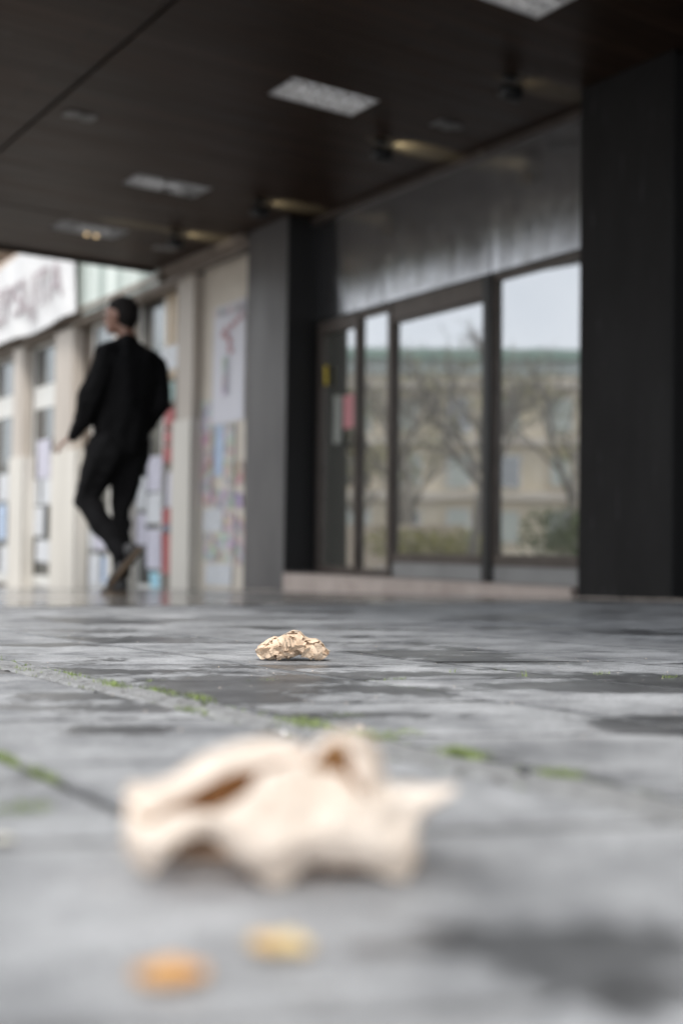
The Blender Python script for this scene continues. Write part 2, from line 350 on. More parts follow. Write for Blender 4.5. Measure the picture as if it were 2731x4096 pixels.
def slab_rows():
    xr = [-.885, -.59, -.295, -.005, .29, .545]; cols = [(xr[i], xr[i + 1], .999, .2835) for i in range(5)]
    x = .60
    while x < 7.2: cols.append((x, x + .2865, 1.416, .292)); x += .2865
    return cols
V, Fc, W, T = [], [], [], []
for (xa, xb, v0, dv) in slab_rows():
    xm = (xa + xb) / 2
    k0 = math.floor((-.9 - v0) / dv) - 4
    jit = 0 if abs(xm - .5) < .6 else rnd.uniform(-.05, .05)
    for k in range(k0, k0 + 60):
        va, vb = v0 + k * dv + jit, v0 + (k + 1) * dv + jit
        ym = (va + vb) / 2 + SK * (xm - .6)
        if ym < -.7 or ym > 4.5: continue
        dep = xm * FWD.x + ym * FWD.y; lat = xm * RGT.x + ym * RGT.y
        if dep < .05 or abs(lat) > .36 * dep + .45: continue
        n_ = 30 if dep < 2.6 else (12 if dep < 3.6 else 6)
        gap = rnd.uniform(.0016, .0034); tone = rnd.uniform(.88, 1.1)
        dz = rnd.uniform(-.0009, .0009); tx, ty = rnd.uniform(-.004, .004), rnd.uniform(-.004, .004)
        wsh = rnd.uniform(-.09, .075)
        ts = [0] + [.0010 / (xb - xa)] + [.0055 / (xb - xa)] + lin(.035, .965, n_) + [1 - .0055 / (xb - xa)] + [1 - .0010 / (xb - xa)] + [1]; nn = len(ts)
        b0 = len(V)
        for j, tv in enumerate(ts):
            for i, tu in enumerate(ts):
                x = xa + gap + (xb - xa - 2 * gap) * tu
                y = va + gap + (vb - va - 2 * gap) * tv + SK * (x - .6)
                e = i in (0, nn - 1) or j in (0, nn - 1)
                e1 = i in (1, nn - 2) or j in (1, nn - 2)
                ed = min(tu, 1 - tu, tv, 1 - tv) * .29
                if e:
                    o_ = (vnoise(x, y, 90, 2, 4) - .5) * .004
                    x += o_; y += (vnoise(x, y, 80, 2, 9) - .5) * .004
                z = gz(x, y) + dz + tx * (x - xm) + ty * (y - ym) + (vnoise(x, y, 40, 3, 1) - .5) * .0012 + (vnoise(x, y, 6, 2, 5) - .5) * .002
                if e: z -= .007
                elif e1: z -= .0008 + max(0, vnoise(x, y, 60, 2, 7) - .55) * .006
                quiet = abs(x - .29) < .010 and y < .62
                if quiet and e:
                    x = .29; z = gz(x, y)
                elif quiet: z = gz(x, y) + .3 * (z - gz(x, y))
                V.append((x, min(y, 4.5 + .0005 * i) if not e else min(y, 4.5), z)); W.append(min(1, max(0, wet(x, y) + wsh + (.03 if ed < .01 else 0)))); T.append(tone * (1 if quiet else .15 if e else .42 if e1 else (.5 + .6 * vnoise(x, y, 30, 2, 12)) if i in (2, nn - 3) or j in (2, nn - 3) else 1))
        for j in range(nn - 1):
            for i in range(nn - 1):
                Fc.append((b0 + j * nn + i, b0 + j * nn + i + 1, b0 + (j + 1) * nn + i + 1, b0 + (j + 1) * nn + i))
me = bpy.data.meshes.new('pavement'); me.from_pydata(V, [], Fc); me.update()
at = me.attributes.new('wet', 'FLOAT', 'POINT'); at.data.foreach_set('value', W)
at = me.attributes.new('tone', 'FLOAT', 'POINT'); at.data.foreach_set('value', T)
tag(link('pavement', me, M['slab'], smooth=True), kind='structure')
# rough cracked strip between the two courses
def rub(x, y):
    a = vnoise(x, y, 28, 4, 2.); c = abs(vnoise(x, y, 14, 3, 6.) - .5)
    e = min(x - .546, .600 - x); return (a - .5) * .008 - (.005 if c < .03 else 0) - max(0, .006 - e) * .5
tag(patch(.546, .600, -.2, 3.9, 26, 1300, .0004, rub).build('mortar_strip', M['rubble']), kind='structure')

# ------------------------------------------------------------------ the dark arcade building
WX = 5.94
arc = empty('arcade_building', (6.2, 6.2, -.2), 'dark shop building with brown board soffit, black metal fascia, dark piers and mirroring windows', 'building')
def part(mb, name, mat, par=arc, label=None, smooth=False, kind=None):
    o = mb.build(name, mat, par, smooth)
    if label: o['label'] = label
    return o
def child_of_child(mb, name, mat, par, root=arc, smooth=False):
    o = mb.build(name, mat, None, smooth); o.parent = par; o.matrix_parent_inverse = par.matrix_parent_inverse.inverted() if False else Matrix.Identity(4)
    return o
# piers
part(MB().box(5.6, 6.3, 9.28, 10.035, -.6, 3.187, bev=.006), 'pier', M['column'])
part(MB().box(5.604, 5.93, 9.272, 9.279, -.1, 3.18), 'pier_return', M['black_gap'])
part(MB().box(5.604, 5.93, 4.769, 4.776, -.3, 3.18), 'pier_return', M['black_gap'])
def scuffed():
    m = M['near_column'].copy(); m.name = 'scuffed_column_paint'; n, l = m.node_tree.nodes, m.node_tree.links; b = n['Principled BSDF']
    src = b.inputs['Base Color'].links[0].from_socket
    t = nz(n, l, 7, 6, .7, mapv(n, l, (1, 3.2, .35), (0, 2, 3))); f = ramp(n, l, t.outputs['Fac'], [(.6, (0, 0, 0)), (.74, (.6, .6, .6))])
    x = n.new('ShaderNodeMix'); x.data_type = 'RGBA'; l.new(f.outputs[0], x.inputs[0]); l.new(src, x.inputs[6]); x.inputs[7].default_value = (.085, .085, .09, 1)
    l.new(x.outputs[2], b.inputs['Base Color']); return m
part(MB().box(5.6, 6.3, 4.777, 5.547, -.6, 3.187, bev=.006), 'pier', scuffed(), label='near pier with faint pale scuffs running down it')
part(MB().box(WX + .2, 6.6, -5, 9.9, -.6, 3.18), 'back_wall', M['wallback'])
part(MB().box(WX, WX + .19, -5, 4.77, -.6, 3.18), 'side_wall', M['wallback'])
part(MB().box(WX + .05, 9, -5, 11.9, 3.45, 10), 'upper_wall', mottled('upper_dark_wall', (.2, .19, .18), (.26, .25, .24), 1, .7))
# step
stp = MB()
yy = 5.61
for i in range(6):
    y2 = yy + .615; stp.box(5.6, 6.1, yy + .0015, y2 - .0015, -.7, -.128, bev=.004); yy = y2
part(stp, 'step', M['step'])
# door and window wall on the plane X = 5.94, panes lean a hair
TILT = .0045
def leaned(x0, x1, y0, y1, z0, z1, mb=None, tilt=TILT):
    mb = mb or MB()
    def X(x, z): return x - tilt * (z + .13)
    vs = [(X(x, z), y, z) for z in (z0, z1) for (x, y) in ((x0, y0), (x1, y0), (x1, y1), (x0, y1))]
    return mb.add(vs, [(3, 2, 1, 0), (4, 5, 6, 7), (0, 1, 5, 4), (1, 2, 6, 5), (2, 3, 7, 6), (3, 0, 4, 7)])
def frame_window(name, y0, y1, z0, z1, fw, depth=.05, frt=0., top=None, bot=None):
    """rectangular frame ring with a pane"""
    t_, b_ = top or fw, bot or fw
    mb = MB(); X0, X1 = WX - .02 - frt, WX + depth
    leaned(X0, X1, y0, y0 + fw, z0, z1, mb); leaned(X0, X1, y1 - fw, y1, z0, z1, mb)
    leaned(X0, X1, y0 + fw, y1 - fw, z1 - t_, z1, mb); leaned(X0, X1, y0 + fw, y1 - fw, z0, z0 + b_, mb)
    fr = part(mb, name, M['frame'])
    pane = leaned(WX + .012, WX + .02, y0 + fw - .004, y1 - fw + .004, z0 + b_ - .004, z1 - t_ + .004).build('pane', M['glass']); pane.parent = fr; pane.matrix_parent_inverse = Matrix.Translation((0, 0, 0))
    return fr, pane
objs_fix = []
def subpart(mb, name, mat, par, smooth=False):
    o = mb.build(name, mat, None, smooth); o.parent = par; o.matrix_parent_inverse = Matrix.Identity(4)
    # par has location 0 and a parent inverse that cancels its own root, so children keep world coordinates
    return o
# right big window
frame_window('window', 5.55, 6.76, -.002, 2.215, .035, top=.05, bot=.085)
part(leaned(WX - .01, WX + .04, 5.55, 6.76, -.128, -.006), 'kick_panel', M['kick'])
# post
part(leaned(WX - .045, WX + .08, 6.765, 6.855, -.126, 2.225), 'window_post', M['black'])
# middle window with deep header
frame_window('window', 6.86, 8.045, .0, 2.055, .02, bot=.075, top=.02)
part(leaned(WX - .026, WX + .05, 6.86, 8.045, 2.06, 2.213), 'window_header', M['frame'])
part(leaned(WX - .012, WX + .04, 6.86, 8.045, -.126, -.004), 'kick_panel', M['kick'])
part(leaned(WX - .035, WX + .07, 8.05, 8.10, -.126, 2.213), 'window_post', M['frame'])
# narrow side light
frame_window('window', 8.105, 8.555, -.126, 2.205, .018, bot=.06, top=.05)
# door leaf
fr, pn = frame_window('door', 8.56, 9.20, -.124, 2.205, .045, bot=.07, top=.11, frt=.012)
hd = MB().tube([(5.90, 8.61, .93), (5.87, 8.61, .94), (5.865, 8.61, 1.0), (5.865, 8.61, 1.12), (5.90, 8.61, 1.13)], .011, 8)
hd.tube([(5.92, 8.585, 1.03), (5.86, 8.585, 1.03), (5.855, 8.66, 1.03)], .012, 8)
subpart(hd, 'handle', M['black'], fr, True)
# fascia of three leaning metal panels
def fpanel(y0, y1, z0, z1, tilt, seed):
    mb = MB(); ny, nz_ = 22, 12
    vs = []
    for j in range(nz_ + 1):
        for i in range(ny + 1):
            y = y0 + (y1 - y0) * i / ny; z = z0 + (z1 - z0) * j / nz_
            e = min(i, ny - i, j, nz_ - j) / 3.
            h_ = z - z0; t0_, t1_ = tilt; hm = min(h_, .35)
            vs.append((WX - .012 - (t0_ * hm + (t1_ - t0_) / .7 * hm * hm + t1_ * max(0, h_ - .35)) - (.009 * (vnoise(y, z * .4, 1.8, 2, seed) - .5)), y, z))
    fs = [(j * (ny + 1) + i, (j + 1) * (ny + 1) + i, (j + 1) * (ny + 1) + i + 1, j * (ny + 1) + i + 1) for j in range(nz_) for i in range(ny)]
    mb.add(vs, fs); m0 = len(mb.v); mb.add([(x + .0004, y, z) for x, y, z in vs], []); n0 = len(mb.v)
    back = [(x + .008, y, z) for x, y, z in vs]; mb.add(back, [tuple(reversed(f)) for f in fs], 1)
    # rim
    N = (ny + 1)
    ring = [i for i in range(N)] + [j * N + ny for j in range(1, nz_ + 1)] + [nz_ * N + i for i in range(ny - 1, -1, -1)] + [j * N for j in range(nz_ - 1, 0, -1)]
    for a in range(len(ring)):
        b_ = ring[(a + 1) % len(ring)]; mb.f.append((ring[a] + m0, b_ + m0, b_ + n0, ring[a] + n0)); mb.m.append(1)
    return mb
for a, b_, s_, FT in ((5.55, 6.804, 1., (.030, .067)), (6.812, 8.199, 4., (.018, .053)), (8.207, 9.275, 7., (.009, .041))):
    o = part(fpanel(a, b_, 2.232, 3.13, FT, s_), 'fascia_panel', [M['fascia'], M['black']])
    o.data.polygons.foreach_set('use_smooth', [k < 264 for k in range(len(o.data.polygons))])
part(MB().box(5.90, 5.96, 5.55, 9.275, 2.216, 2.230), 'drip_strip', M['black'])
tr = MB(); tr.box(5.84, 5.90, 5.55, 9.275, 3.135, 3.186)
part(tr, 'ceiling_trim', M['frame'])
for y in (5.6, 6.83):
    part(MB().ell((5.835, y, 3.16), (.018, .018, .018)), 'cable_clip', M['trim'])
tr = MB(); tr.box(5.60, 5.68, 10.04, 12.0, 3.06, 3.184); tr.box(5.55, 5.598, 10.04, 12.0, 3.12, 3.184)
part(tr, 'ceiling_trim', M['trim'])
part(MB().tube([(5.57, 10.05, 3.02), (5.57, 12.6, 3.0)], .02, 8), 'conduit', M['trim'], smooth=True)

# soffit: board ceiling with openings for the skylights, dark seams between fields
def edge(y): return .27 * y + .2  # made-up slant of the unseen outer edge, so the windows mirror open sky
Z0, Z1 = 3.19, 3.42
SKY = [(4.61, 4.97), (6.5, 6.87), (8.96, 9.33), (10.68, 11.1)]
sf = MB()
sf.prism([(2.85, -5), (3.95, -5), (3.95, 10.47), (2.85, 10.47)], Z0, Z1)
sf.prism([(max(edge(10.51), 2.85), 10.51), (3.95, 10.51), (3.95, 12.04), (edge(12.04), 12.04)], Z0, Z1)
sf.prism([(edge(-5), -5), (2.81, -5), (2.81, (2.81 - .2) / .27)], Z0, Z1)
sf.prism([(4.66, -5), (6.3, -5), (6.3, 12.04), (4.66, 12.04)], Z0, Z1)
yy = -5
for a, b_ in SKY + [(12.04, 0)]:
    sf.prism([(3.95, yy), (4.66, yy), (4.66, a), (3.95, a)], Z0, Z1); yy = b_
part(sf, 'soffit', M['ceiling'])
sm = MB(); sm.box(2.78, 2.88, -5, 9.7, 3.215, 3.41); sm.box(2.9, 3.94, 10.46, 10.52, 3.215, 3.41)
part(sm, 'seam', M['black'])
# closing board at the far end
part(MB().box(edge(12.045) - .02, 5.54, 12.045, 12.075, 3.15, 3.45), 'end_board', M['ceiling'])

# skylight panels in the soffit (glass blocks lit by the sky above)
def transl():
    m = bpy.data.materials.new('glass_block'); m.use_nodes = True; n, l = m.node_tree.nodes, m.node_tree.links
    b = n['Principled BSDF']; b.inputs['Base Color'].default_value = (.5, .5, .5, 1); b.inputs['Roughness'].default_value = .35
    t = n.new('ShaderNodeBsdfTranslucent'); tt = nz(n, l, 9, 3); r_ = ramp(n, l, tt.outputs['Fac'], [(.35, (.72, .73, .74)), (.65, (.9, .9, .92))]); l.new(r_.outputs[0], t.inputs['Color'])
    x = n.new('ShaderNodeMixShader'); x.inputs[0].default_value = .85; l.new(b.outputs[0], x.inputs[1]); l.new(t.outputs[0], x.inputs[2]); l.new(x.outputs[0], n['Material Output'].inputs[0]); return m
M['block'] = transl()
M['louvre'] = base_mat('pale_louvre', (.75, .75, .75), .5)[0]
labs = ['pale gridded ceiling light panel at the top edge of the picture', 'pale gridded ceiling light panel, whole and brightest, above the window row',
        'dim gridded ceiling light panel with darkened cells, third from the camera', 'farthest gridded ceiling light panel, with two small warm bulbs']
for i, (a, b_) in enumerate(SKY):
    bm_ = M['block'].copy(); bm_.name = 'toned_glass_block'; k_ = (.62, .66, .85, .85)[i]  # block colour scaled by its own factor for each panel
    for n_ in bm_.node_tree.nodes:
        if n_.type == 'VALTORGB':
            for el in n_.color_ramp.elements: el.color = (el.color[0] * k_, el.color[1] * k_, el.color[2] * k_, 1)
    e = empty('ceiling_light', (4.305, (a + b_) / 2, 3.19), labs[i], 'ceiling light', 'gridded ceiling light panels')
    mb = MB(); mb.box(3.952, 4.658, a + .002, b_ - .002, 3.235, 3.25); mb.build('diffuser', bm_, e)
    gr = MB(); nxg, nyg = 6, 3
    for k in range(nxg + 1):
        x = 3.954 + (.70 - .008) * k / nxg; gr.box(x, x + .006, a + .003, b_ - .003, 3.198, 3.232)
    for k in range(nyg + 1):
        y = a + .003 + (b_ - a - .016) * k / nyg; gr.box(3.953, 4.657, y, y + .005, 3.1985, 3.2315)
    gr.build('grid', base_mat('grey_louvre', tuple([.7 * (1, 1, .6, .45)[i]] * 3), .5)[0], e)
    if i in (2, 3, 0):
        rr = random.Random(i + 3)
        for k in range(nxg):
            for j in range(nyg):
                if rr.random() < (.42 if i == 2 else .2):
                    x = 3.966 + .1153 * k; y = a + .012 + (b_ - a - .016) / 3 * j
                    mk = MB(); mk.box(x, x + .10, y, y + (b_ - a - .016) / 3 - .012, 3.2325, 3.2345)
                    mk.build('soiled_cell', M['black'], e)
    if i == 3:
        mm, n, l, b = base_mat('warm_bulb', (.9, .6, .3)); b.inputs['Emission Color'].default_value = (1, .72, .38, 1); b.inputs['Emission Strength'].default_value = .9
        M['bulb'] = mm
        for x in (4.33, 4.43): MB().ell((x, 11.03, 3.185), (.014, .014, .014)).build('bulb', M['bulb'], e, True)
# spot lights on the soffit
slab_ = ['nearest black spotlight under the soffit, close to the top right', 'black spotlight with the brightest warm streak on the soffit beside it',
         'black spotlight before the far pier, with a faint warm streak', 'farthest black spotlight, hanging before the end of the soffit']
for i, (x, y, e_) in enumerate([(5.07, 5.66, .5), (5.10, 7.12, 3.2), (5.13, 9.0, 1.8), (5.0, 10.42, 3.0)]):
    e = empty('spotlight', (x, y, 3.19), slab_[i], 'spotlight', 'black spotlights along the soffit')
    MB().box(x - .045, x + .045, y - .03, y + .03, 3.165, 3.188, bev=.004).build('mount', M['black'], e)
    MB().tube([(x, y, 3.166), (x, y, 3.11)], .008, 8).build('stem', M['black'], e, True)
    MB().tube([(x - .07, y, 3.075), (x - .055, y, 3.077), (x + .05, y, 3.085), (x + .072, y, 3.087)], [.03, .045, .052, .055], 16).build('head', M['black'], e, True)
    mm = bpy.data.materials.get('lamp_glow')
    if not mm:
        mm, n, l, b = base_mat('lamp_glow', (.9, .7, .4)); b.inputs['Emission Color'].default_value = (1, .8, .5, 1); b.inputs['Emission Strength'].default_value = .03
    MB().tube([(x + .0725, y, 3.087), (x + .078, y, 3.087)], .045, 16).build('lens', mm, e, True)
    ld = bpy.data.lights.new('spot_lamp', 'SPOT'); lo = bpy.data.objects.new('spot_lamp', ld); COL.objects.link(lo); ld.energy = e_ * .45; ld.color = (1, .95, .8)
    ld.spot_size = R(75); ld.spot_blend = .8; ld.shadow_soft_size = .03
    lo.parent = e; lo.location = (.09, 0, -.085); lo.rotation_euler = Vector((1, .0, .62)).to_track_quat('-Z', 'Y').to_euler()
# pale torn plates left on the soffit
for i, (x, y, l_) in enumerate([(3.06, 7.96, 'pale torn plate on the soffit left of the second light panel'), (5.30, 6.58, 'small pale plate on the soffit between the two nearer spotlights'), (5.19, 11.05, 'small pale plate on the soffit near its far end')]):
    mb = MB(); rr = random.Random(i)
    for k in range(5): 
        a = x - .11 + .045 * k; mb.box(a, a + .04, y - .06 + rr.uniform(-.02, .02), y + .05 + rr.uniform(-.02, .03), 3.174 + rr.uniform(0, .004), 3.188)
    tag(mb.build('ceiling_plate', mottled('torn_plate', (.10, .10, .10), (.3, .3, .3), 14, .6)), l_, 'ceiling plate', 'pale plates left on the soffit')
# ends of the pier base rubble handled later

# papers stuck on the door
def sheet(y0, y1, z0, z1, X, mat, label, cat='poster', grp=None, curl=.004, name='poster'):
    mb = MB(); ny, nz_ = 6, 6; vs = []
    rr = random.Random(int(y0 * 1000 + z0 * 77)); ph = rr.uniform(0, 6)
    for j in range(nz_ + 1):
        for i in range(ny + 1):
            u, v = i / ny, j / nz_; c = curl * (.4 + .6 * math.sin(ph + 5 * u + 3 * v)) + curl * 2.0 * (abs(u - .5) * 2) ** 6
            vs.append((X - .003 - abs(c), y0 + (y1 - y0) * u + .004 * math.sin(ph + 3 * v), z0 + (z1 - z0) * v + .006 * math.sin(ph * 2 + 2 * u)))
    N = ny + 1; fs = [(j * N + i, (j + 1) * N + i, (j + 1) * N + i + 1, j * N + i + 1) for j in range(nz_) for i in range(ny)]
    n0 = len(vs); mb.add(vs + [(x + .0015, y, z) for x, y, z in vs], fs + [tuple(q + n0 for q in reversed(f)) for f in fs])
    return tag(mb.build(name, mat, None, True), label, cat, grp)
sheet(8.60, 8.80, 1.19, 1.49, WX - .012, paperm('rose_poster', (.5, .2, .22), (.6, .4, .4), .4), 'dull rose poster on the glass of the dark door', curl=.002)
sheet(8.83, 8.96, 1.06, 1.50, WX - .012, paperm('grey_notice', (.26, .27, .25), (.12, .12, .12), .4), 'grey notice on the door glass left of the rose poster', curl=.002)
sheet(9.045, 9.10, 1.62, 1.80, WX - .03, paperm('yellow_sticker', (.5, .38, .04), (.2, .15, .02), .4), 'small yellow sticker high on the door frame beside the far pier', 'sticker', curl=.001, name='sticker')

# ------------------------------------------------------------------ the neighbouring building
nb = empty('shop_row_building', (6.2, 14, -.5), 'pale shop row with cream pilasters, grey windows and a ribbed green fascia beyond the soffit', 'building')
def npart(mb, name, mat, label=None, smooth=False): return part(mb, name, mat, nb, label, smooth)
npart(MB().box(5.72, 6.4, 10.04, 11.19, -.9, 3.055), 'poster_wall', M['creamwall'])
def pil(y0, y1, c0, c1, zt):
    p = npart(MB().box(5.6, 5.765, y0, y1, -.9, 3.0, bev=.006), 'pilaster', M['pilaster'])
    mb = MB(); mb.box(5.575, 5.598, c0, c1, -.9, zt, bev=.004)
    mb.box(5.578, 5.755, c0, y0 - .003, -.9, zt - .003) if y0 - c0 > .02 else None
    mb.box(5.578, 5.755, y1 + .003, c1, -.9, zt - .003) if c1 - y1 > .02 else None
    subpart(mb, 'cladding', M['cladding'], p)
pil(11.20, 11.58, 11.17, 11.62, 1.46)
pil(12.96, 13.33, 12.94, 13.36, 1.40)
pil(14.68, 15.32, 14.44, 15.34, 1.335)
pil(16.66, 17.05, 16.46, 17.09, 1.35)
pil(18.6, 19.0, 18.5, 19.1, 1.35); pil(20.4, 20.8, 20.3, 20.9, 1.35)
npart(MB().box(5.80, 6.4, 11.19, 26, -.9, 3.055), 'wall', M['taupe'])
def nwin(y0, y1, zt=2.95, tz=(2.03, 2.35)):
    mb = MB(); mb.box(5.768, 5.798, y0, y0 + .05, -.5, zt); mb.box(5.768, 5.798, y1 - .05, y1, -.5, zt)
    mb.box(5.768, 5.798, y0 + .05, y1 - .05, tz[0], tz[1]); mb.box(5.768, 5.798, y0 + .05, y1 - .05, zt - .05, zt); mb.box(5.768, 5.798, y0 + .05, y1 - .05, -.5, -.35)
    f = npart(mb, 'window', M['transom'])
    p = MB().box(5.782, 5.792, y0 + .045, y1 - .045, -.345, tz[0] - .002); p.box(5.782, 5.792, y0 + .045, y1 - .045, tz[1] + .002, zt - .052)
    subpart(p, 'pane', M['glass_grey'], f)
nwin(12.22, 12.93, 3.0, (1.95, 2.08)); nwin(13.4, 14.40); nwin(15.38, 16.62); nwin(17.12, 18.45); nwin(19.2, 20.2)
for a, b_ in ((12.13, 12.21), (11.96, 12.06), (11.74, 11.80)):
    npart(MB().box(5.765, 5.799, a, b_, 2.0, 2.98), 'window_mullion', M['beige_strip'])
npart(MB().box(5.52, 6.4, 11.9, 26, 3.06, 3.12), 'fascia_soffit', M['taupe'])
gf = MB()
y = 11.95
while y < 14.22:
    gf.box(5.535, 5.56, y, y + .085, 3.02, 4.0); y += .12
gf.box(5.562, 5.8, 11.95, 26, 3.125, 4.15)
npart(gf, 'green_fascia', M['green'])
npart(MB().box(5.6, 5.79, 11.6, 20, 2.95, 3.05), 'lintel', M['taupe'])
npart(MB().box(5.9, 8, 11.95, 40, 4.152, 12), 'upper_wall', M['upper'])
cn = MB(); cn.box(5.65, 5.898, 12, 40, 4.3, 4.42); cn.box(5.55, 5.898, 12, 40, 4.6, 4.8); npart(cn, 'cornice', mottled('beige_cornice', (.5, .4, .32), (.62, .52, .44), 2, .6))
# banner
def wavebanner():
    mb = MB(); ny, nz_ = 60, 14; vs = []
    for j in range(nz_ + 1):
        for i in range(ny + 1):
            y = 14.22 + 6.0 * i / ny; v = j / nz_
            z0_ = 3.03 + .02 * math.sin(y * 2.3); z1_ = 4.22 - (.05 * math.sin((y - 14.2) * 1.4) ** 2)
            vs.append((5.45 - .02 * math.sin(y * 3.1 + v * 2) - .01 * math.sin(y * 7 - v * 5), y, z0_ + (z1_ - z0_) * v))
    N = ny + 1; fs = [(j * N + i, (j + 1) * N + i, (j + 1) * N + i + 1, j * N + i + 1) for j in range(nz_) for i in range(ny)]
    n0 = len(vs); mb.add(vs + [(x + .004, y, z) for x, y, z in vs], fs + [tuple(q + n0 for q in reversed(f)) for f in fs]); return mb
bn = empty('banner', (5.45, 17.2, 3.03), 'long white cloth banner with faded mauve capitals hung along the shop row fascia', 'banner')
wavebanner().build('banner_cloth', M['banner'], bn, True)
fc = bpy.data.curves.new('t', 'FONT'); fc.body = 'OZPSLJTA'; fc.size = .78; fc.extrude = .004; fc.space_character = 1.02
fo = bpy.data.objects.new('t', fc); COL.objects.link(fo); dg = bpy.context.evaluated_depsgraph_get(); dg.update()
tm = bpy.data.meshes.new_from_object(fo.evaluated_get(dg)); bpy.data.objects.remove(fo)
xsz = [v.co.x for v in tm.vertices]; x0_, x1_ = min(xsz), max(xsz)
for v in tm.vertices:
    u = (v.co.x - x0_) / (x1_ - x0_)
    y = 18.1 - 3.5 * u; v.co = (5.412 - v.co.z, y, 3.33 + v.co.y * .92)
link('lettering', tm, M['letters'], bn)

# posters
def places(): pass
posts = [
 ('lav', 15.85, 16.39, 1.03, 1.58, 'tall pale lavender sheet, highest of the papers between the two leftmost pilasters'),
 ('white', 16.25, 16.60, .66, 1.02, 'white sheet at left under the tall lavender one, between the two leftmost pilasters'),
 ('white', 15.80, 16.18, .65, 1.01, 'white sheet at right under the tall lavender one, between the two leftmost pilasters'),
 ('white', 16.06, 16.50, .21, .63, 'white sheet at knee height between the two leftmost pilasters'),
 ('white', 15.84, 16.36, -.16, .15, 'white sheet nearest the ground between the two leftmost pilasters'),
 ('white', 17.65, 18.10, .75, 1.16, 'white sheet highest on the glass at the left edge of the picture'),
 ('blue', 17.70, 18.10, .15, .69, 'pale blue sheet on the glass at the left edge of the picture'),
 ('white', 17.62, 17.98, -.38, .05, 'white sheet lowest on the glass at the left edge of the picture'),
 ('white', 14.22, 14.39, .04, .45, 'narrow white strip of paper beside the broad pilaster, left of the walking man\'s knee'),
 ('lav', 13.81, 14.20, .04, .46, 'lavender sheet seen behind the walking man\'s bent knee'),
 ('white', 14.0, 14.38, -.42, -.02, 'white sheet near the ground, just right of the broad pilaster'),
 ('blue', 13.5, 13.95, -.38, -.04, 'pale blue sheet near the ground behind the walking man\'s shin'),
 ('lav', 13.5, 13.8, .0, .46, 'lavender sheet showing through the gap between the man\'s legs'),
 ('lav', 12.24, 12.62, .73, 1.14, 'lavender sheet, topmost of the right stack of papers right of the walking man'),
 ('white', 12.67, 12.92, .53, .94, 'white sheet, topmost of the left stack of papers right of the walking man'),
 ('white', 12.22, 12.63, .35, .70, 'white sheet, middle one of the right stack of papers right of the walking man'),
 ('lav', 12.65, 12.91, .11, .48, 'lavender sheet, lower one of the left stack of papers right of the walking man'),
 ('lav', 12.23, 12.62, -.16, .30, 'lavender sheet, lowest of the right stack above the small light blue paper'),
 ('lav', 11.88, 12.10, .54, .94, 'narrow lavender sheet on the brown strip beside the pilaster'),
 ('red', 11.93, 12.20, 1.45, 1.65, 'red paper, topmost of the red column of papers'),
 ('red', 12.00, 12.19, 1.27, 1.41, 'small red paper, second from the top of the red column'),
 ('red', 11.92, 12.20, 1.04, 1.22, 'red paper just above the narrow lavender sheet'),
 ('red', 11.94, 12.20, .34, .52, 'red paper just below the narrow lavender sheet'),
 ('navy', 11.96, 12.20, .265, .33, 'thin dark blue strip of paper between two red ones'),
 ('red', 11.92, 12.20, -.21, .25, 'tall red paper, lowest of the red column'),
 ('cyan', 12.24, 12.51, -.37, -.20, 'small light blue paper near the ground by the red column'),
 ('white', 11.84, 12.31, 2.1, 2.37, 'crumpled white paper high on the window right of the man\'s shoulder'),
 ('teal', 11.94, 12.18, 1.73, 1.95, 'small teal paper right of the man\'s elbow'),
]
for c, y0, y1, z0, z1, lb in posts:
    sheet(y0, y1, z0, z1, 5.764, M['p_' + c], lb, grp='papers pasted on the shop row')
posts = [
 ('white', 10.67, 11.10, .26, .50, 'white paper low on the poster wall, under the maroon strip'),
 ('pink', 10.40, 10.655, .26, .46, 'pinkish paper low on the poster wall, beside a white one'),
 ('beige', 10.41, 10.79, -.04, .235, 'beige paper near the foot of the poster wall'),
 ('grey', 10.81, 11.09, -.05, .235, 'grey paper near the foot of the poster wall, left of the beige one'),
 ('white', 10.46, 11.03, -.29, -.07, 'white paper touching the ground at the foot of the poster wall'),
 ('maroon', 10.90, 11.16, .54, 1.30, 'tall maroon strip of torn posters at the left of the poster wall'),
 ('blue', 10.68, 10.87, .83, 1.36, 'tall narrow blue poster under the big white sheet'),
 ('beige', 10.44, 10.665, .72, 1.36, 'tall beige poster with fine print under the big white sheet'),
 ('orange', 10.26, 10.42, .73, .97, 'small orange poster beside the dark pier'),
 ('purple', 10.26, 10.41, .50, .65, 'small purple poster beside the dark pier'),
 ('grey', 10.44, 10.88, .50, .70, 'grey torn poster in the middle of the poster wall'),
 ('pink', 10.22, 10.38, -.08, .40, 'tall pink poster beside the foot of the dark pier'),
]
for c, y0, y1, z0, z1, lb in posts:
    sheet(y0, y1, z0, z1, 5.716, M['p_' + c], lb, grp='papers on the poster wall')
sheet(10.92, 11.17, 1.32, 1.64, 5.716, paperm('lettered_strip', (.62, .6, .64), (.12, .06, .09), .9, (1, 30, 14)), 'small lettered paper with dark marks left of the big white sheet', grp='papers on the poster wall')
big = empty('poster', (5.71, 10.6, 1.37), 'big white sheet with red scrawl and grey print, highest on the poster wall', 'poster')
o = sheet(10.25, 10.92, 1.38, 2.60, 5.716, base_mat('white_sheet', (.62, .62, .68), .6)[0], None, None); 
o.name = 'paper'; 
for k in ('label', 'category'): 
    if k in o: del o[k]
o.parent = big; o.matrix_parent_inverse = Matrix.Translation(-Vector(big.location))
pts_ = []
for (ya, za) in ((10.30, 2.43), (10.40, 2.40), (10.50, 2.36), (10.62, 2.34), (10.70, 2.30), (10.60, 2.26), (10.54, 2.20), (10.56, 2.14), (10.52, 2.1)):
    pts_ += [(5.690, ya - .03, za - .02), (5.690, ya, za + .035), (5.690, ya + .03, za - .03)]
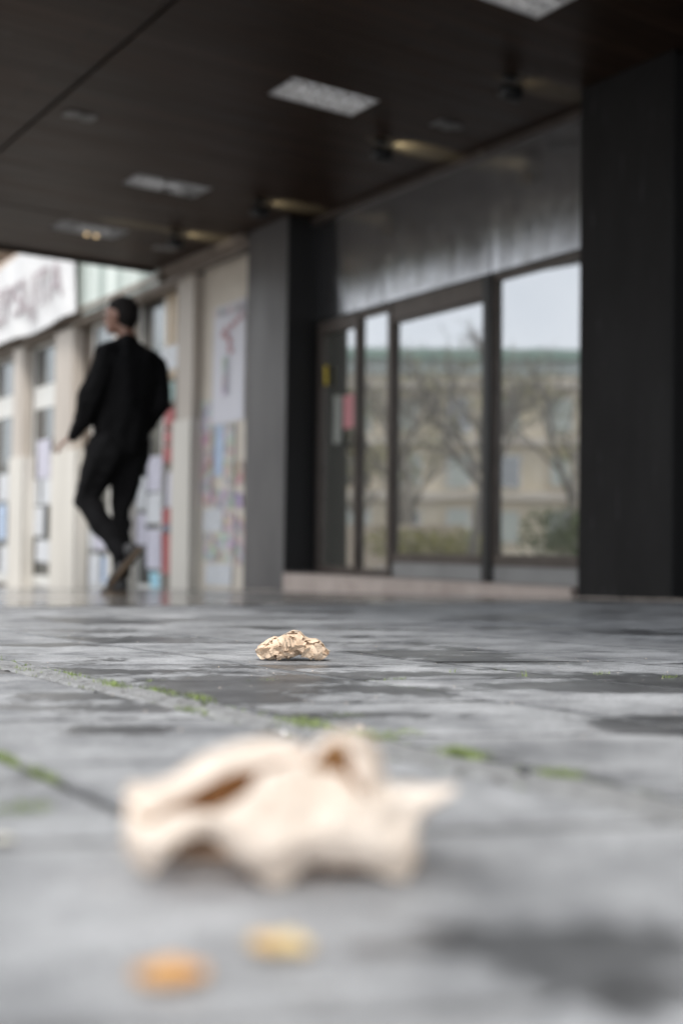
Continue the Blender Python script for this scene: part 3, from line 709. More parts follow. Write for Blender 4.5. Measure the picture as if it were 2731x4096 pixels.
MB().tube(pts_, .006, 5).build('red_scrawl', base_mat('red_marker', (.55, .2, .2), .6)[0], big)
gi = paperm('grey_print_lines', (.62, .62, .68), (.16, .16, .2), .9, (1, 14, 40))
MB().box(5.686, 5.690, 10.62, 10.70, 1.66, 2.06).build('grey_print', gi, big)
MB().box(5.686, 5.690, 10.3, 10.86, 2.49, 2.56).build('grey_heading', gi, big)

# ------------------------------------------------------------------ the square that the windows mirror
def vm(lat, dep):   # a place given as seen across the glass; returns real X, Y
    p = FWD * dep + RGT * lat; return (2 * WX - p.x, p.y)
AX = Vector((-RGT.x, RGT.y, 0))    # facade direction
NR = Vector((-FWD.x, FWD.y, 0))    # away
def fbox(mb, l0, l1, d0, d1, z0, z1, mi=0):
    P = [vm(l0, d0), vm(l1, d0), vm(l1, d1), vm(l0, d1)]
    if mi is None: mi = 0
    return mb.prism([P[3], P[2], P[1], P[0]], z0, z1, mi)
pb = empty('palace_building', (*vm(10, 72), 0), 'long beige building with green roof and rows of windows, mirrored in the shop glass', 'building')
D0 = 71.5
part(fbox(MB(), -16, 40, D0, D0 + 10, -2, 10.2), 'wall', mottled('beige_render', (.58, .50, .37), (.70, .63, .51), .5, .8), pb)
cn = MB()
for z in (2.6, 5.9, 9.4): fbox(cn, -16.3, 40.3, D0 - .5, D0 - .02, z, z + .45)
part(cn, 'cornice', mottled('pale_cornice', (.5, .45, .38), (.6, .55, .48), .5, .8), pb)
part(fbox(MB(), -16, 40, D0 - .1, D0 + 9, 10.22, 11.1), 'attic', mottled('grey_attic', (.38, .42, .40), (.5, .54, .52), .6, .7), pb)
part(fbox(MB(), -16.4, 40.4, D0 - .5, D0 + 9, 11.12, 11.75), 'roof', mottled('green_roof', (.22, .32, .27), (.30, .40, .34), .6, .6), pb)
M['shade'] = base_mat('window_shade', (.42, .45, .41), .4)[0]
for fl, (z0, z1) in enumerate(((-.2, 2.0), (3.3, 5.3), (6.6, 8.8))):
    for k in range(18):
        l0 = -15 + k * 3.05
        w_ = fbox(MB(), l0, l0 + 1.5, D0 - .16, D0 - .02, z0, z1)
        fr = part(w_, 'window', M['transom'] if (k * 7 + fl) % 4 else M['beige_strip'], pb)
        subpart(fbox(MB(), l0 + .12, l0 + 1.38, D0 - .19, D0 - .165, z0 + .12, z1 - .12), 'pane', M['shade'] if (k + fl) % 3 else M['glass_far'], fr)
part(fbox(MB(), 3.0, 3.3, D0 - 1.2, D0 - .9, -1, 3), 'drainpipe', M['kick'], pb)
# garden wall, hedges
tag(fbox(MB(), -6, 3.6, 34, 34.4, -1, .62).build('garden_wall', mottled('sandstone', (.5, .42, .33), (.6, .52, .43), 2, .8)), 'low sandstone garden wall mirrored in the middle window', 'wall')
def leafcloud(name, centres, dens, size, mat, seed, par=None, label=None, cat=None, grp=None):
    rr = random.Random(seed); mb = MB()
    for (c, r3) in centres:
        c = Vector(c)
        for _ in range(int(dens)):
            while True:
                q = Vector((rr.uniform(-1, 1), rr.uniform(-1, 1), rr.uniform(-1, 1)))
                if .3 < q.length < 1: break
            p = c + Vector((q.x * r3[0], q.y * r3[1], q.z * r3[2]))
            a = Vector((rr.gauss(0, 1), rr.gauss(0, 1), rr.gauss(0, 1))).normalized(); b_ = a.orthogonal().normalized(); c2 = a.cross(b_)
            s_ = size * rr.uniform(.6, 1.4)
            mb.add([p - b_ * s_, p + c2 * s_ * .6, p + b_ * s_, p - c2 * s_ * .6], [(0, 1, 2, 3)])
    o = mb.build(name, mat, par)
    if label: tag(o, label, cat, grp)
    return o
LG = mottled('hedge_leaves', (.05, .08, .02), (.12, .15, .05), 3, .6)
LY = mottled('yellow_leaves', (.20, .20, .06), (.34, .31, .11), 3, .6)
BK = mottled('bark', (.12, .11, .10), (.22, .20, .18), 8, .9)
cs = [((*vm(5.6 + k * .55, 29 + (k % 2) * .4), .30), (.8, .6, .75)) for k in range(-1, 9)]
leafcloud('hedge', cs, 420, .07, LG, 3, label='clipped green hedge mirrored in the right hand window', cat='hedge')
leafcloud('hedge', [((*vm(1.2 + k * .6, 31), .05), (.7, .5, .45)) for k in range(5)], 260, .07, LY, 4, label='low yellowish hedge mirrored at the foot of the middle window', cat='hedge')
BKD = mottled('dark_bark', (.14, .125, .11), (.24, .22, .19), 8, .9)
def tree(lat, dep, h, seed, label, leaves=0, lean=0, bk=None):
    rr = random.Random(seed); X, Y = vm(lat, dep); root = empty('tree', (X, Y, -.4), label, 'tree', 'trees on the square')
    tk = MB(); tips = []; br = MB()
    def grow(p, d, L, r_, lv, mb):
        pts = [p]; q = Vector(p)
        for k in range(4):
            d = (d + Vector((rr.gauss(0, .1), rr.gauss(0, .1), rr.gauss(.02, .06)))).normalized(); q = q + d * L / 4; pts.append(q.copy())
        mb.tube(pts, [r_ * (1 - .35 * i / 4) for i in range(5)], 7 if lv < 2 else 4)
        if lv >= 5: tips.append(q); return
        for k in range(3 if lv < 4 else 2):
            a = d.orthogonal().normalized(); a.rotate(Matrix.Rotation(rr.uniform(0, 6.28), 3, d))
            nd = (d + a * rr.uniform(.45, .85)).normalized(); nd.z = max(nd.z, -.05)
            grow(pts[rr.choice([2, 3, 4])] if k else q, nd, L * rr.uniform(.62, .8), r_ * .58, lv + 1, br)
        if lv > 2: tips.append(q)
    grow(Vector((X, Y, -.5)), Vector((lean, 0, 1)), h * .36, h * .026, 0, tk)
    tk.build('trunk', bk or BKD, root, True); br.build('branches', bk or BKD, root, True)
    if leaves:
        leafcloud('crown', [(t_, (.35, .35, .3)) for t_ in tips], leaves, .06, LY, seed + 1, root)
tree(3.2, 29, 5.6, 11, 'pale trunked bare forked tree mirrored in the middle window', 1, bk=BK)
tree(1.8, 36, 7.2, 12, 'bare twiggy tree mirrored at the left of the middle window')
tree(4.4, 33, 6.4, 21, 'bare spreading tree mirrored at the right of the middle window')
tree(6.6, 33, 6.8, 13, 'bare tree mirrored at the left of the right hand window')
tree(8.6, 26, 4.6, 14, 'small tree with yellowish leaves mirrored at the right edge of the window', 8)
tree(5.2, 44, 7.4, 15, 'farther tree with thin yellowish leaves mirrored behind the window post', 3)
tree(2.6, 46, 7.0, 16, 'farther bare tree mirrored behind the middle window tree', 2)
tree(9.0, 38, 6.0, 17, 'leafy yellowish tree mirrored behind the small one', 7)
X_, Y_ = vm(15.2, 90); ft = empty('tree', (X_, Y_, -.4), 'dark green tree rising behind the roof in the right hand window reflection', 'tree', 'trees on the square')
leafcloud('crown', [((X_, Y_, 11.6), (3.2, 2.5, 2.6)), ((X_ - 2, Y_, 10.5), (3, 2.5, 2.2)), ((X_ + 3, Y_, 10.2), (3, 2, 2.2))], 900, .22, LG, 77, ft)
MB().tube([(X_, Y_, -.5), (X_, Y_, 10)], [.35, .2], 8).build('trunk', BK, ft, True)
tree(.6, 40, 5.6, 18, 'thin tree with yellowish leaves mirrored in the narrow window', 4)
# ------------------------------------------------------------------ the walking man
GX, GY = 2.875, 6.764; GZ = gz(GX, GY); PXM = 375.
def mp(x, y, d=0.):
    a, h = (x - 262) / PXM, (1367 - y) / PXM
    p = Vector((GX, GY, 0)) + RGT * a + FWD * d; p.z = GZ + h; return p
FC = (RGT * -.75 + FWD * .66).normalized(); SD = Vector((-FC.y, FC.x, 0))   # facing, left side
ROT = Matrix((FC, SD, Vector((0, 0, 1)))).transposed()
def chain(mb, pts, step=.014, rot=ROT):
    for (p0, r0), (p1, r1) in zip(pts[:-1], pts[1:]):
        p0, p1 = Vector(p0), Vector(p1); n_ = max(2, int((p1 - p0).length / step))
        r0 = r0 if isinstance(r0, tuple) else (r0,) * 3; r1 = r1 if isinstance(r1, tuple) else (r1,) * 3
        for i in range(n_ + 1):
            t_ = i / n_; mb.ell(p0.lerp(p1, t_), tuple(r0[k] * (1 - t_) + r1[k] * t_ for k in range(3)), rot, 1)
man = empty('person', (GX, GY, GZ), 'man in black jacket and trousers walking left under the soffit, seen from behind', 'person')
hc = mp(266, 723, 0)
hf = (RGT * -.93 + FWD * .30).normalized(); hs = Vector((-hf.y, hf.x, 0)); HR = Matrix((hf, hs, Vector((0, 0, 1)))).transposed()
bd = MB()
bd.ell(hc + Vector((0, 0, .022)), (.098, .078, .098), HR, 3)
bd.ell(hc + hf * .028 - Vector((0, 0, .035)), (.068, .058, .075), HR, 3)      # jaw
bd.ell(hc + hf * .075 - Vector((0, 0, .085)), (.022, .026, .02), HR, 2)       # chin
chain(bd, [(hc + hf * .088 + Vector((0, 0, .02)), .010), (hc + hf * .112 - Vector((0, 0, .018)), .013)])
bd.ell(hc + hf * .094 - Vector((0, 0, .045)), (.012, .026, .007), HR, 2); bd.ell(hc + hf * .092 - Vector((0, 0, .058)), (.012, .023, .007), HR, 2)
bd.ell(hc + hf * .085 + Vector((0, 0, .036)), (.014, .045, .009), HR, 2)      # brow
for s_ in (-1, 1): bd.ell(hc + hs * s_ * .078 - hf * .008 - Vector((0, 0, .005)), (.018, .009, .031), HR, 2)
nk = mp(284, 778, .0)
chain(bd, [(hc - Vector((0, 0, .05)) - hf * .02, .056), (nk, .062)])
chain(bd, [(mp(290, 800), (.08, .16, .05)), (mp(292, 850), (.10, .15, .06)), (mp(287, 950), (.09, .13, .06)), (mp(272, 1015), (.1, .14, .06))])
LS, LE, LW = mp(243, 818, -.13), mp(207, 925, -.17), mp(172, 1003, -.12)
RS, RE, RW = mp(343, 826, .13), mp(366, 925, .02), mp(312, 985, .14)
chain(bd, [(LS, .05), (LE, .04), (LW, .028)]); chain(bd, [(RS, .05), (RE, .04), (RW, .028)])
LH, LK, LA = mp(246, 1030, -.09), mp(189, 1150, .0), mp(286, 1272, -.13)
RH, RK, RA = mp(296, 1030, .07), mp(268, 1165, .08), mp(274, 1325, .04)
chain(bd, [(LH, .07), (LK, .05), (LA, .037)]); chain(bd, [(RH, .07), (RK, .05), (RA, .037)])
def hand(mb, w0, dirn, palm_n, side, curl):
    d = dirn.normalized(); s_ = side.normalized(); n_ = palm_n.normalized()
    for k in range(6):
        t_ = k / 5; mb.ell(w0 + d * (.015 + .075 * t_), (.014, .014, .014), None, 1)
        mb.ell(w0 + d * (.015 + .075 * t_) + s_ * .02 * (.6 + .4 * t_), (.013,) * 3, None, 1); mb.ell(w0 + d * (.015 + .075 * t_) - s_ * .02 * (.6 + .4 * t_), (.013,) * 3, None, 1)
    for i, (o_, L) in enumerate(((.030, .072), (.010, .082), (-.010, .076), (-.029, .06))):
        p = w0 + d * .088 + s_ * o_; dd = d + s_ * o_ * 3; pts = [(p, .0088)]
        for q in range(3):
            dd = (dd + n_ * curl * (.6 + .3 * i)).normalized(); p = p + dd * L / 3; pts.append((p, .0086 - q * .0008))
        chain(mb, pts, .005)
    p = w0 + d * .03 + s_ * .026; q = p + (d * .6 + s_ * .8 + n_ * .2).normalized() * .035; r3 = q + (d * .85 + s_ * .3 + n_ * .3).normalized() * .03
    chain(mb, [(p, .012), (q, .0105), (r3, .0085)], .005)
hand(bd, LW, mp(136, 1024, -.08) - LW, Vector((0, 0, -1)) * .9 + RGT * .2, FC * .3 + FWD + Vector((0, 0, .3)), .32)
hand(bd, RW, mp(290, 1008, .2) - RW, -SD, FC, .35)
body = link('body', remesh(bd.mesh('b'), .0055, 'body', 3), M['skin'], man)
# eyes sit in the head as children
for s_ in (-1, 1): MB().ell(hc + hf * .087 + hs * s_ * .031 + Vector((0, 0, .022)), (.010, .011, .009), HR, 2).build('eye', base_mat('eye_white', (.5, .48, .45), .3)[0], man, True)
hr = MB()
hr.ell(hc - hf * .014 + Vector((0, 0, .052)), (.100, .082, .080), HR, 3); hr.ell(hc - hf * .035 + Vector((0, 0, .012)), (.082, .082, .088), HR, 3)
hr.ell(hc - hf * .05 - Vector((0, 0, .03)), (.05, .066, .06), HR, 2)
link('hair', remesh(hr.mesh('h'), .006, 'hair', 3), M['hair'], man)
jk = MB()
chain(jk, [(mp(283, 779), (.075, .085, .035)), (mp(287, 800), (.115, .165, .05)), (mp(290, 825), (.15, .205, .06)), (mp(288, 880), (.175, .215, .06)), (mp(276, 940), (.195, .21, .06)), (mp(270, 1000), (.19, .20, .05)), (mp(268, 1040), (.185, .192, .03))])
chain(jk, [(mp(262, 810, -.08), .075), (LS, .08), (mp(228, 875, -.16), .078), (LE, .082), (mp(192, 968, -.14), .066), (mp(177, 994, -.125), .046), (mp(169, 1006, -.12), .040)])
chain(jk, [(mp(322, 812, .08), .075), (RS, .072), (mp(354, 880, .08), .068), (RE, .060), (mp(330, 965, .1), .055), (RW, .045)])
chain(jk, [(mp(283, 768), (.068, .072, .012)), (mp(284, 776), (.07, .075, .012))])
def wrinkle(me, amp, s_, seed=0):
    for v in me.vertices:
        q = v.co * s_; v.co += v.normal * amp * (mnoise.noise(Vector((q.x + seed, q.y, q.z * .6))) + .5 * mnoise.noise(q * 2.1)); 
    return me
link('jacket', wrinkle(remesh(jk.mesh('j'), .011, 'jacket', 3), .020, 8), M['cloth'], man)
tz = MB()
chain(tz, [(mp(270, 985), (.15, .17, .05)), (mp(266, 1035), (.165, .18, .06))])
chain(tz, [(LH, .13), (mp(218, 1090, -.04), .114), (mp(193,1145), .086), (mp(236, 1205, -.06), .075), (LA, .058)])
chain(tz, [(RH, .125), (mp(280, 1095, .08), .105), (mp(267, 1165, .08), .074), (mp(272, 1245, .06), .066), (mp(275, 1312, .045), .056)])
link('trousers', wrinkle(remesh(tz.mesh('t'), .011, 'trousers', 3), .018, 8, 4), M['trouser'], man)
def shoe(ank, heel, toe, up, sd_):
    d = (toe - heel).normalized(); u = (up - d * up.dot(d)).normalized(); s_ = d.cross(u)
    RT = Matrix((d, s_, u)).transposed(); L = (toe - heel).length
    s1 = MB(); c0 = heel + u * .045
    chain(s1, [(heel + d * .04 + u * .05, (.04, .036, .045)), (heel + d * .1 + u * .05, (.05, .038, .042)), (heel + d * (L * .68) + u * .034, (.05, .046, .028)), (toe - d * .035 + u * .028, (.035, .038, .02))], rot=RT)
    chain(s1, [(heel + d * .05 + u * .06, (.045, .038, .04)), (ank, .046)])
    link('shoe', remesh(s1.mesh('s'), .007, 'shoe', 3), M['shoe'], man)
    so = MB(); poly = []
    n_ = 24; vs = []
    for z_ in (-.002, .022):
        for k in range(n_):
            a = 2 * math.pi * k / n_; x = math.cos(a); y = math.sin(a)
            w_ = .040 + .008 * (x > 0) * x
            vs.append(heel + d * (L / 2 + x * L / 2) + s_ * y * w_ * (1 - .12 * math.cos(2 * a)) + u * z_)
    so.add(vs, [tuple(range(n_ - 1, -1, -1)), tuple(range(n_, 2 * n_))] + [(k, (k + 1) % n_, (k + 1) % n_ + n_, k + n_) for k in range(n_)])
    so.build('sole', M['sole'], man)
shoe(LA, mp(336, 1258, -.17), mp(258, 1352, -.07), (LA - mp(310, 1330, -.13)), SD)
rt = mp(226, 1366, .12); rt.z = GZ + .004; rh = mp(293, 1366, -.02); rh.z = GZ + .004
shoe(RA, rh, rt, Vector((0, 0, 1)), SD)

# ------------------------------------------------------------------ crumpled papers
def interp(x, pts):
    for (x0, y0), (x1, y1) in zip(pts[:-1], pts[1:]):
        if x <= x1: return y0 + (y1 - y0) * (x - x0) / (x1 - x0)
    return pts[-1][1]
def folds(p, fr, seed, n_=5):
    """piecewise flat crease displacement"""
    rr = random.Random(seed); out = Vector((0, 0, 0))
    for i in range(n_):
        d = Vector((rr.gauss(0, 1), rr.gauss(0, 1), rr.gauss(0, 1))).normalized(); f = fr * rr.uniform(.6, 1.5); ph = rr.uniform(0, 9)
        dv = Vector((rr.gauss(0, 1), rr.gauss(0, 1), rr.gauss(0, 1))).normalized()
        t_ = (p.dot(d) * f + ph) % 2.; t_ = abs(t_ - 1) - .5
        out += dv * t_
    return out / n_
def farpaper():
    S = .0001505 * 1.0
    top = [(310, 440), (345, 385), (430, 320), (500, 288), (545, 302), (600, 272), (700, 224), (780, 236), (832, 290), (880, 312), (960, 308), (1030, 365), (1062, 425), (1100, 445)]
    bot = [(310, 450), (372, 515), (520, 524), (650, 530), (700, 520), (745, 490), (800, 486), (865, 494), (900, 522), (1000, 528), (1045, 505), (1100, 450)]
    org = Vector((.999, 1.620, 0)); org.z = gz(org.x, org.y) + .001
    cx0 = 672; X0 = org
    rr = random.Random(31)
    bm = bmesh.new(); CU, CV = 36, 30; rows = []
    for i in range(CU + 1):
        u = (i + (rr.uniform(-.3, .3) if 0 < i < CU else 0)) / CU; row = []
        for j in range(CV):
            uu = min(1, max(0, u + rr.uniform(-.35, .35) / CU)) if 0 < i < CU else u
            cx = 310 + 790 * (.5 - .5 * math.cos(math.pi * uu))
            zt, zb = (530 - interp(cx, top)) * S, (530 - interp(cx, bot)) * S
            dep = .034 * math.sqrt(max(.02, 1 - ((cx - 700) / 400) ** 2))
            a = 2 * math.pi * (j + .5 * (i % 2) + rr.uniform(-.3, .3)) / CV
            ca, sa = math.cos(a), math.sin(a)
            p = Vector(((cx - 712) * S, -dep * .86 * ca, (zt + zb) / 2 + (zt - zb) / 2 * .9 * (abs(sa) ** .8 * (1 if sa > 0 else -1))))
            q = p * 1000; wgt = min(1, 5 * uu, 5 * (1 - uu))
            k = folds(q, .05, 1, 3) * 15 + folds(q, .11, 2, 3) * 18
            rad = Vector((0, -ca, sa * .4)); k += rad * rr.choice((-5.5, -2.2, .2, 1.8, 3.2)) + Vector((rr.uniform(-1.8, 1.8), rr.uniform(-1, 1), rr.uniform(-1.2, 1.2)))
            k.z *= .75 - .35 * abs(sa)
            row.append(bm.verts.new(p + k * (.2 + .8 * wgt) / 1000))
        rows.append(row)
    for i in range(CU):
        for j in range(CV):
            j2 = (j + 1) % CV; a_, b_, c_, d_ = rows[i][j], rows[i][j2], rows[i + 1][j2], rows[i + 1][j]
            if i % 2 == 0: bm.faces.new((a_, b_, d_)); bm.faces.new((b_, c_, d_))
            else: bm.faces.new((a_, b_, c_)); bm.faces.new((a_, c_, d_))
    bm.faces.new(rows[0]); bm.faces.new(rows[-1][::-1])
    # thin folded lips standing off the ball
    for (cx, cy, ln, ht, an) in ((560, 420, 130, 70, .5), (760, 400, 170, 60, -.35), (660, 470, 150, 50, .2), (430, 430, 120, 60, -.5), (960, 400, 110, 80, 1.1), (700, 300, 120, 50, .9), (860, 440, 140, 55, -.8), (590, 500, 100, 45, -.3), (1060, 450, 70, 60, .4), (350, 460, 90, 50, .8)):
        dz_ = Vector((math.cos(an), 0, -math.sin(an))); up_ = Vector((math.sin(an), 0, math.cos(an)))
        yb = -.031 * math.sqrt(max(.05, 1 - ((cx - 700) / 400) ** 2)) * math.sqrt(max(.15, 1 - abs((470 - cy) / 230) ** 2)) 
        c0 = Vector(((cx - 712) * S, yb - .006, (530 - cy) * S)); n_ = 6; lo_, hi_ = [], []
        for k in range(n_ + 1):
            t_ = k / n_ - .5; e_ = 1 - (2 * t_) ** 2
            b0 = c0 + dz_ * (t_ * ln * S) + up_ * rr.uniform(-.0012, .0012)
            lo_.append(bm.verts.new(b0)); hi_.append(bm.verts.new(b0 + (up_ * ht * S * .8 + Vector((0, -.0075, 0))) * (.25 + .75 * e_) + Vector((rr.uniform(-1, 1), rr.uniform(-1.5, 1), rr.uniform(-1, 1))) * .0014))
        for k in range(n_): bm.faces.new((lo_[k], lo_[k + 1], hi_[k + 1])); bm.faces.new((lo_[k], hi_[k + 1], hi_[k]))
    def surf(cx, a):
        zt, zb = (530 - interp(cx, top)) * S, (530 - interp(cx, bot)) * S
        dep = .031 * math.sqrt(max(.02, 1 - ((cx - 700) / 400) ** 2))
        return Vector(((cx - 712) * S, -dep * math.cos(a), (zt + zb) / 2 + (zt - zb) / 2 * math.sin(a))), Vector((0, -math.cos(a), math.sin(a))), zt
    for q_ in range(58):
        cx = 345 + 715 * ((q_ * .618) % 1); a = rr.uniform(-.75, 1.75); c0, nrm, zt = surf(cx, a)
        t1_ = Vector((math.cos(b0_ := rr.uniform(0, 6.28)), 0, 0)) + Vector((0, math.sin(a), math.cos(a))) * math.sin(b0_); t2_ = nrm.cross(t1_).normalized(); t1_.normalize()
        L_, W_2 = rr.uniform(.008, .017), rr.uniform(.005, .010); cr_ = rr.uniform(.25, .75); up1, up2 = rr.uniform(-.1, .75), rr.uniform(-.3, .35); grid = []
        nu_, nv_ = 5, 4; bend = rr.uniform(.2, .8)
        for i in range(nu_ + 1):
            row = []
            for j in range(nv_ + 1):
                u_, v_ = i / nu_ - .5, j / nv_
                lift = up1 * abs(v_ - cr_) * W_2 * 1.6 + up2 * u_ * L_ + bend * .25 * L_ * (1 - 4 * u_ * u_)
                p = c0 + t1_ * u_ * L_ * (1 + .2 * rr.uniform(-1, 1)) + t2_ * (v_ - .5) * W_2 * 2 * (1 + .1 * rr.uniform(-1, 1)) + nrm * (lift + .0012 + rr.uniform(-.0004, .0004))
                p.z = min(p.z, (530 - interp(min(1095, max(315, p.x / S + 712)), top)) * S + .0012)
                ii_ = (530 - interp(min(1095, max(315, p.x / S + 712)), bot)) * S; p.z = max(p.z, ii_)
                row.append(bm.verts.new(p))
            grid.append(row)
        for i in range(nu_):
            for j in range(nv_):
                if (i + j) % 2: bm.faces.new((grid[i][j], grid[i + 1][j], grid[i + 1][j + 1])); bm.faces.new((grid[i][j], grid[i + 1][j + 1], grid[i][j + 1]))
                else: bm.faces.new((grid[i][j], grid[i + 1][j], grid[i][j + 1])); bm.faces.new((grid[i + 1][j], grid[i + 1][j + 1], grid[i][j + 1]))
    bmesh.ops.triangulate(bm, faces=[f for f in bm.faces if len(f.verts) > 4])
    bmesh.ops.subdivide_edges(bm, edges=bm.edges[:], cuts=1, use_grid_fill=True)
    for v in bm.verts: v.co += Vector((rr.gauss(0, 1), rr.gauss(0, 1), rr.gauss(0, 1))) * .00012
    bm.verts.ensure_lookup_table()
    V_, ink = [], []
    for v in bm.verts:
        p = v.co.copy(); p.z = max(p.z, .0002)
        ci, zi = p.x / S + 712, 530 - p.z / S
        ink.append(1 if ((ci - 668) / 62) ** 2 + ((zi - 345) / 66) ** 2 < 1 and p.y < .01 else 0)
        V_.append(org + RGT * p.x + FWD * p.y + Vector((0, 0, p.z + (gz(org.x + RGT.x * p.x, org.y + RGT.y * p.x) - gz(org.x, org.y)))))
    F_ = [[v.index for v in f.verts] for f in bm.faces]; bm.free()
    me = bpy.data.meshes.new('crumpled_paper'); me.from_pydata([v[:] for v in V_], [], F_); me.update()
    at = me.attributes.new('print', 'FLOAT', 'POINT'); at.data.foreach_set('value', [float(x) for x in ink])
    m = M['kraft'].copy(); m.name = 'printed_kraft_paper'; n, l = m.node_tree.nodes, m.node_tree.links; b = n['Principled BSDF']
    src = b.inputs['Base Color'].links[0].from_socket
    a = n.new('ShaderNodeAttribute'); a.attribute_name = 'print'
    wv = n.new('ShaderNodeTexWave'); wv.inputs['Scale'].default_value = 60; wv.inputs['Distortion'].default_value = 6; wv.inputs['Detail'].default_value = 2; wv.inputs['Detail Scale'].default_value = 40
    l.new(mapv(n, l, (1, 1, 1)), wv.inputs['Vector'])
    r_ = ramp(n, l, wv.outputs['Fac'], [(.62, (0, 0, 0)), (.75, (.8, .8, .8))])
    mu = n.new('ShaderNodeMath'); mu.operation = 'MULTIPLY'; l.new(a.outputs['Fac'], mu.inputs[0]); l.new(r_.outputs[0], mu.inputs[1])
    x = n.new('ShaderNodeMix'); x.data_type = 'RGBA'; l.new(mu.outputs[0], x.inputs[0]); l.new(src, x.inputs[6]); x.inputs[7].default_value = (.09, .08, .07, 1)
    l.new(x.outputs[2], b.inputs['Base Color'])
    return tag(link('crumpled_paper', me, m), 'small crumpled ball of tan paper with dark printed curls, sharp in the middle distance', 'paper', 'crumpled papers on the paving')
farpaper()

def catmull(P, t_):
    n_ = len(P) - 1; x = t_ * n_; i = min(int(x), n_ - 1); f = x - i
    p0, p1, p2, p3 = P[max(i - 1, 0)], P[i], P[i + 1], P[min(i + 2, n_)]
    return [.5 * ((2 * b_) + (-a + c) * f + (2 * a - 5 * b_ + 4 * c - d) * f * f + (-a + 3 * b_ - 3 * c + d) * f ** 3) for a, b_, c, d in zip(p0, p1, p2, p3)]
def nearpaper():
    S = .000109; org = Vector((.2775, .4650, 0)); gz0 = gz(org.x, org.y)
    mb = MB()
    def sheet_(rows, nu=90, nv=44, seed=0, amp=1., mi=0):
        """rows: list of control rows; each row list of (cx, cy, depth m)"""
        grid = []
        for j in range(nv + 1):
            row_ = [catmull([rows[r_][c] for r_ in range(len(rows))], j / nv) for c in range(len(rows[0]))]
            for i in range(nu + 1):
                cx, cy, d = catmull(row_, i / nu)
                persp = 1 + d / .55
                # convert a picture-like height to real height for that depth, by similar triangles about the eye height
                eye = (.145 - gz0); h0 = (790 - cy) * S
                h = eye - (eye - h0) * persp
                a = (cx - 710) * S * persp
                p = Vector((a, d, h)); q = p * 1000
                p = p + (folds(q, .06, 21 + seed, 3) * 8.0 + folds(q, .13, 25 + seed, 3) * 5.0 + folds(q, .3, 29 + seed, 3) * 1.6) * amp / 1000
                ground = gz(org.x + RGT.x * p.x + FWD.x * p.y, org.y + RGT.y * p.x + FWD.y * p.y)
                w_ = org + RGT * p.x + FWD * p.y; w_.z = max(gz0 + p.z, ground + .0012); grid.append(w_)
        N = nu + 1; mb.add(grid, [(j * N + i, j * N + i + 1, (j + 1) * N + i + 1, (j + 1) * N + i) for j in range(nv) for i in range(nu)], mi)
    # front curtain with three feet and two arches, out to the pointed right tip
    bot = [(85, 640, .012), (190, 745, .004), (290, 640, .0), (390, 578, .0), (490, 610, .0), (590, 720, -.002), (700, 800, -.004), (800, 745, .0), (880, 690, .002), (1010, 680, .004), (1120, 715, .006), (1240, 765, .01), (1300, 650, .016), (1310, 540, .02), (1440, 400, .024)]
    mid = [(80, 560, .010), (180, 620, .002), (280, 560, -.003), (390, 520, -.004), (490, 520, -.006), (590, 560, -.010), (700, 600, -.012), (800, 580, -.010), (890, 560, -.006), (1010, 560, -.004), (1110, 580, .0), (1210, 600, .004), (1280, 530, .010), (1330, 460, .014), (1445, 385, .022)]
    up = [(85, 480, .014), (170, 540, .008), (270, 510, .004), (380, 480, .003), (490, 470, .002), (590, 430, .000), (690, 400, -.002), (790, 390, .002), (880, 400, .006), (990, 410, .008), (1080, 440, .006), (1180, 430, .008), (1260, 400, .014), (1340, 370, .018), (1450, 370, .022)]
    topr = [(90, 440, .020), (170, 535, .014), (260, 492, .010), (370, 448, .010), (480, 475, .010), (570, 420, .012), (650, 320, .014), (760, 300, .018), (870, 305, .020), (980, 315, .020), (1060, 380, .016), (1150, 345, .018), (1230, 350, .022), (1330, 345, .024), (1455, 360, .024)]
    sheet_([bot, mid, up, topr], 130, 50, 0, 1.)
    # back flap rising at the left and rolling over
    lo = [(80, 540, .020), (180, 600, .028), (300, 560, .034), (420, 520, .038), (540, 510, .040), (640, 450, .042), (740, 380, .038), (840, 340, .034)]
    m1 = [(80, 450, .024), (170, 480, .036), (290, 430, .044), (400, 365, .050), (510, 325, .052), (640, 290, .050), (740, 270, .044), (840, 300, .040)]
    m2 = [(85, 425, .020), (180, 500, .018), (290, 445, .020), (400, 380, .022), (510, 335, .026), (640, 300, .032), (740, 270, .036), (820, 270, .040)]
    m3 = [(95, 365, .034), (180, 345, .042), (290, 305, .046), (400, 245, .050), (520, 200, .054), (640, 182, .056), (740, 190, .056), (820, 235, .054)]
    m4 = [(110, 480, .050), (190, 460, .066), (300, 430, .074), (410, 400, .080), (520, 380, .084), (640, 370, .086), (740, 370, .084), (820, 380, .080)]
    m5 = [(130, 620, .056), (210, 640, .074), (310, 640, .084), (420, 640, .090), (530, 640, .094), (640, 640, .094), (740, 640, .092), (820, 640, .088)]
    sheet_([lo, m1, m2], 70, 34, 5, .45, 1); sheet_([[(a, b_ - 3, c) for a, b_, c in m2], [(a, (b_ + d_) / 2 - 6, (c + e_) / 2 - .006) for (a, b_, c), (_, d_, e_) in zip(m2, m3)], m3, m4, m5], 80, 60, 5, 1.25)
    # inner floor of the fold, seen through the arches
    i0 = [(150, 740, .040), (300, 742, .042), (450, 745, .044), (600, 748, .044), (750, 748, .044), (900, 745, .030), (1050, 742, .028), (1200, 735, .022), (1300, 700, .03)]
    i1 = [(150, 690, .046), (300, 690, .048), (450, 690, .050), (600, 690, .050), (750, 690, .048), (900, 690, .034), (1050, 680, .028), (1200, 660, .026), (1300, 620, .03)]
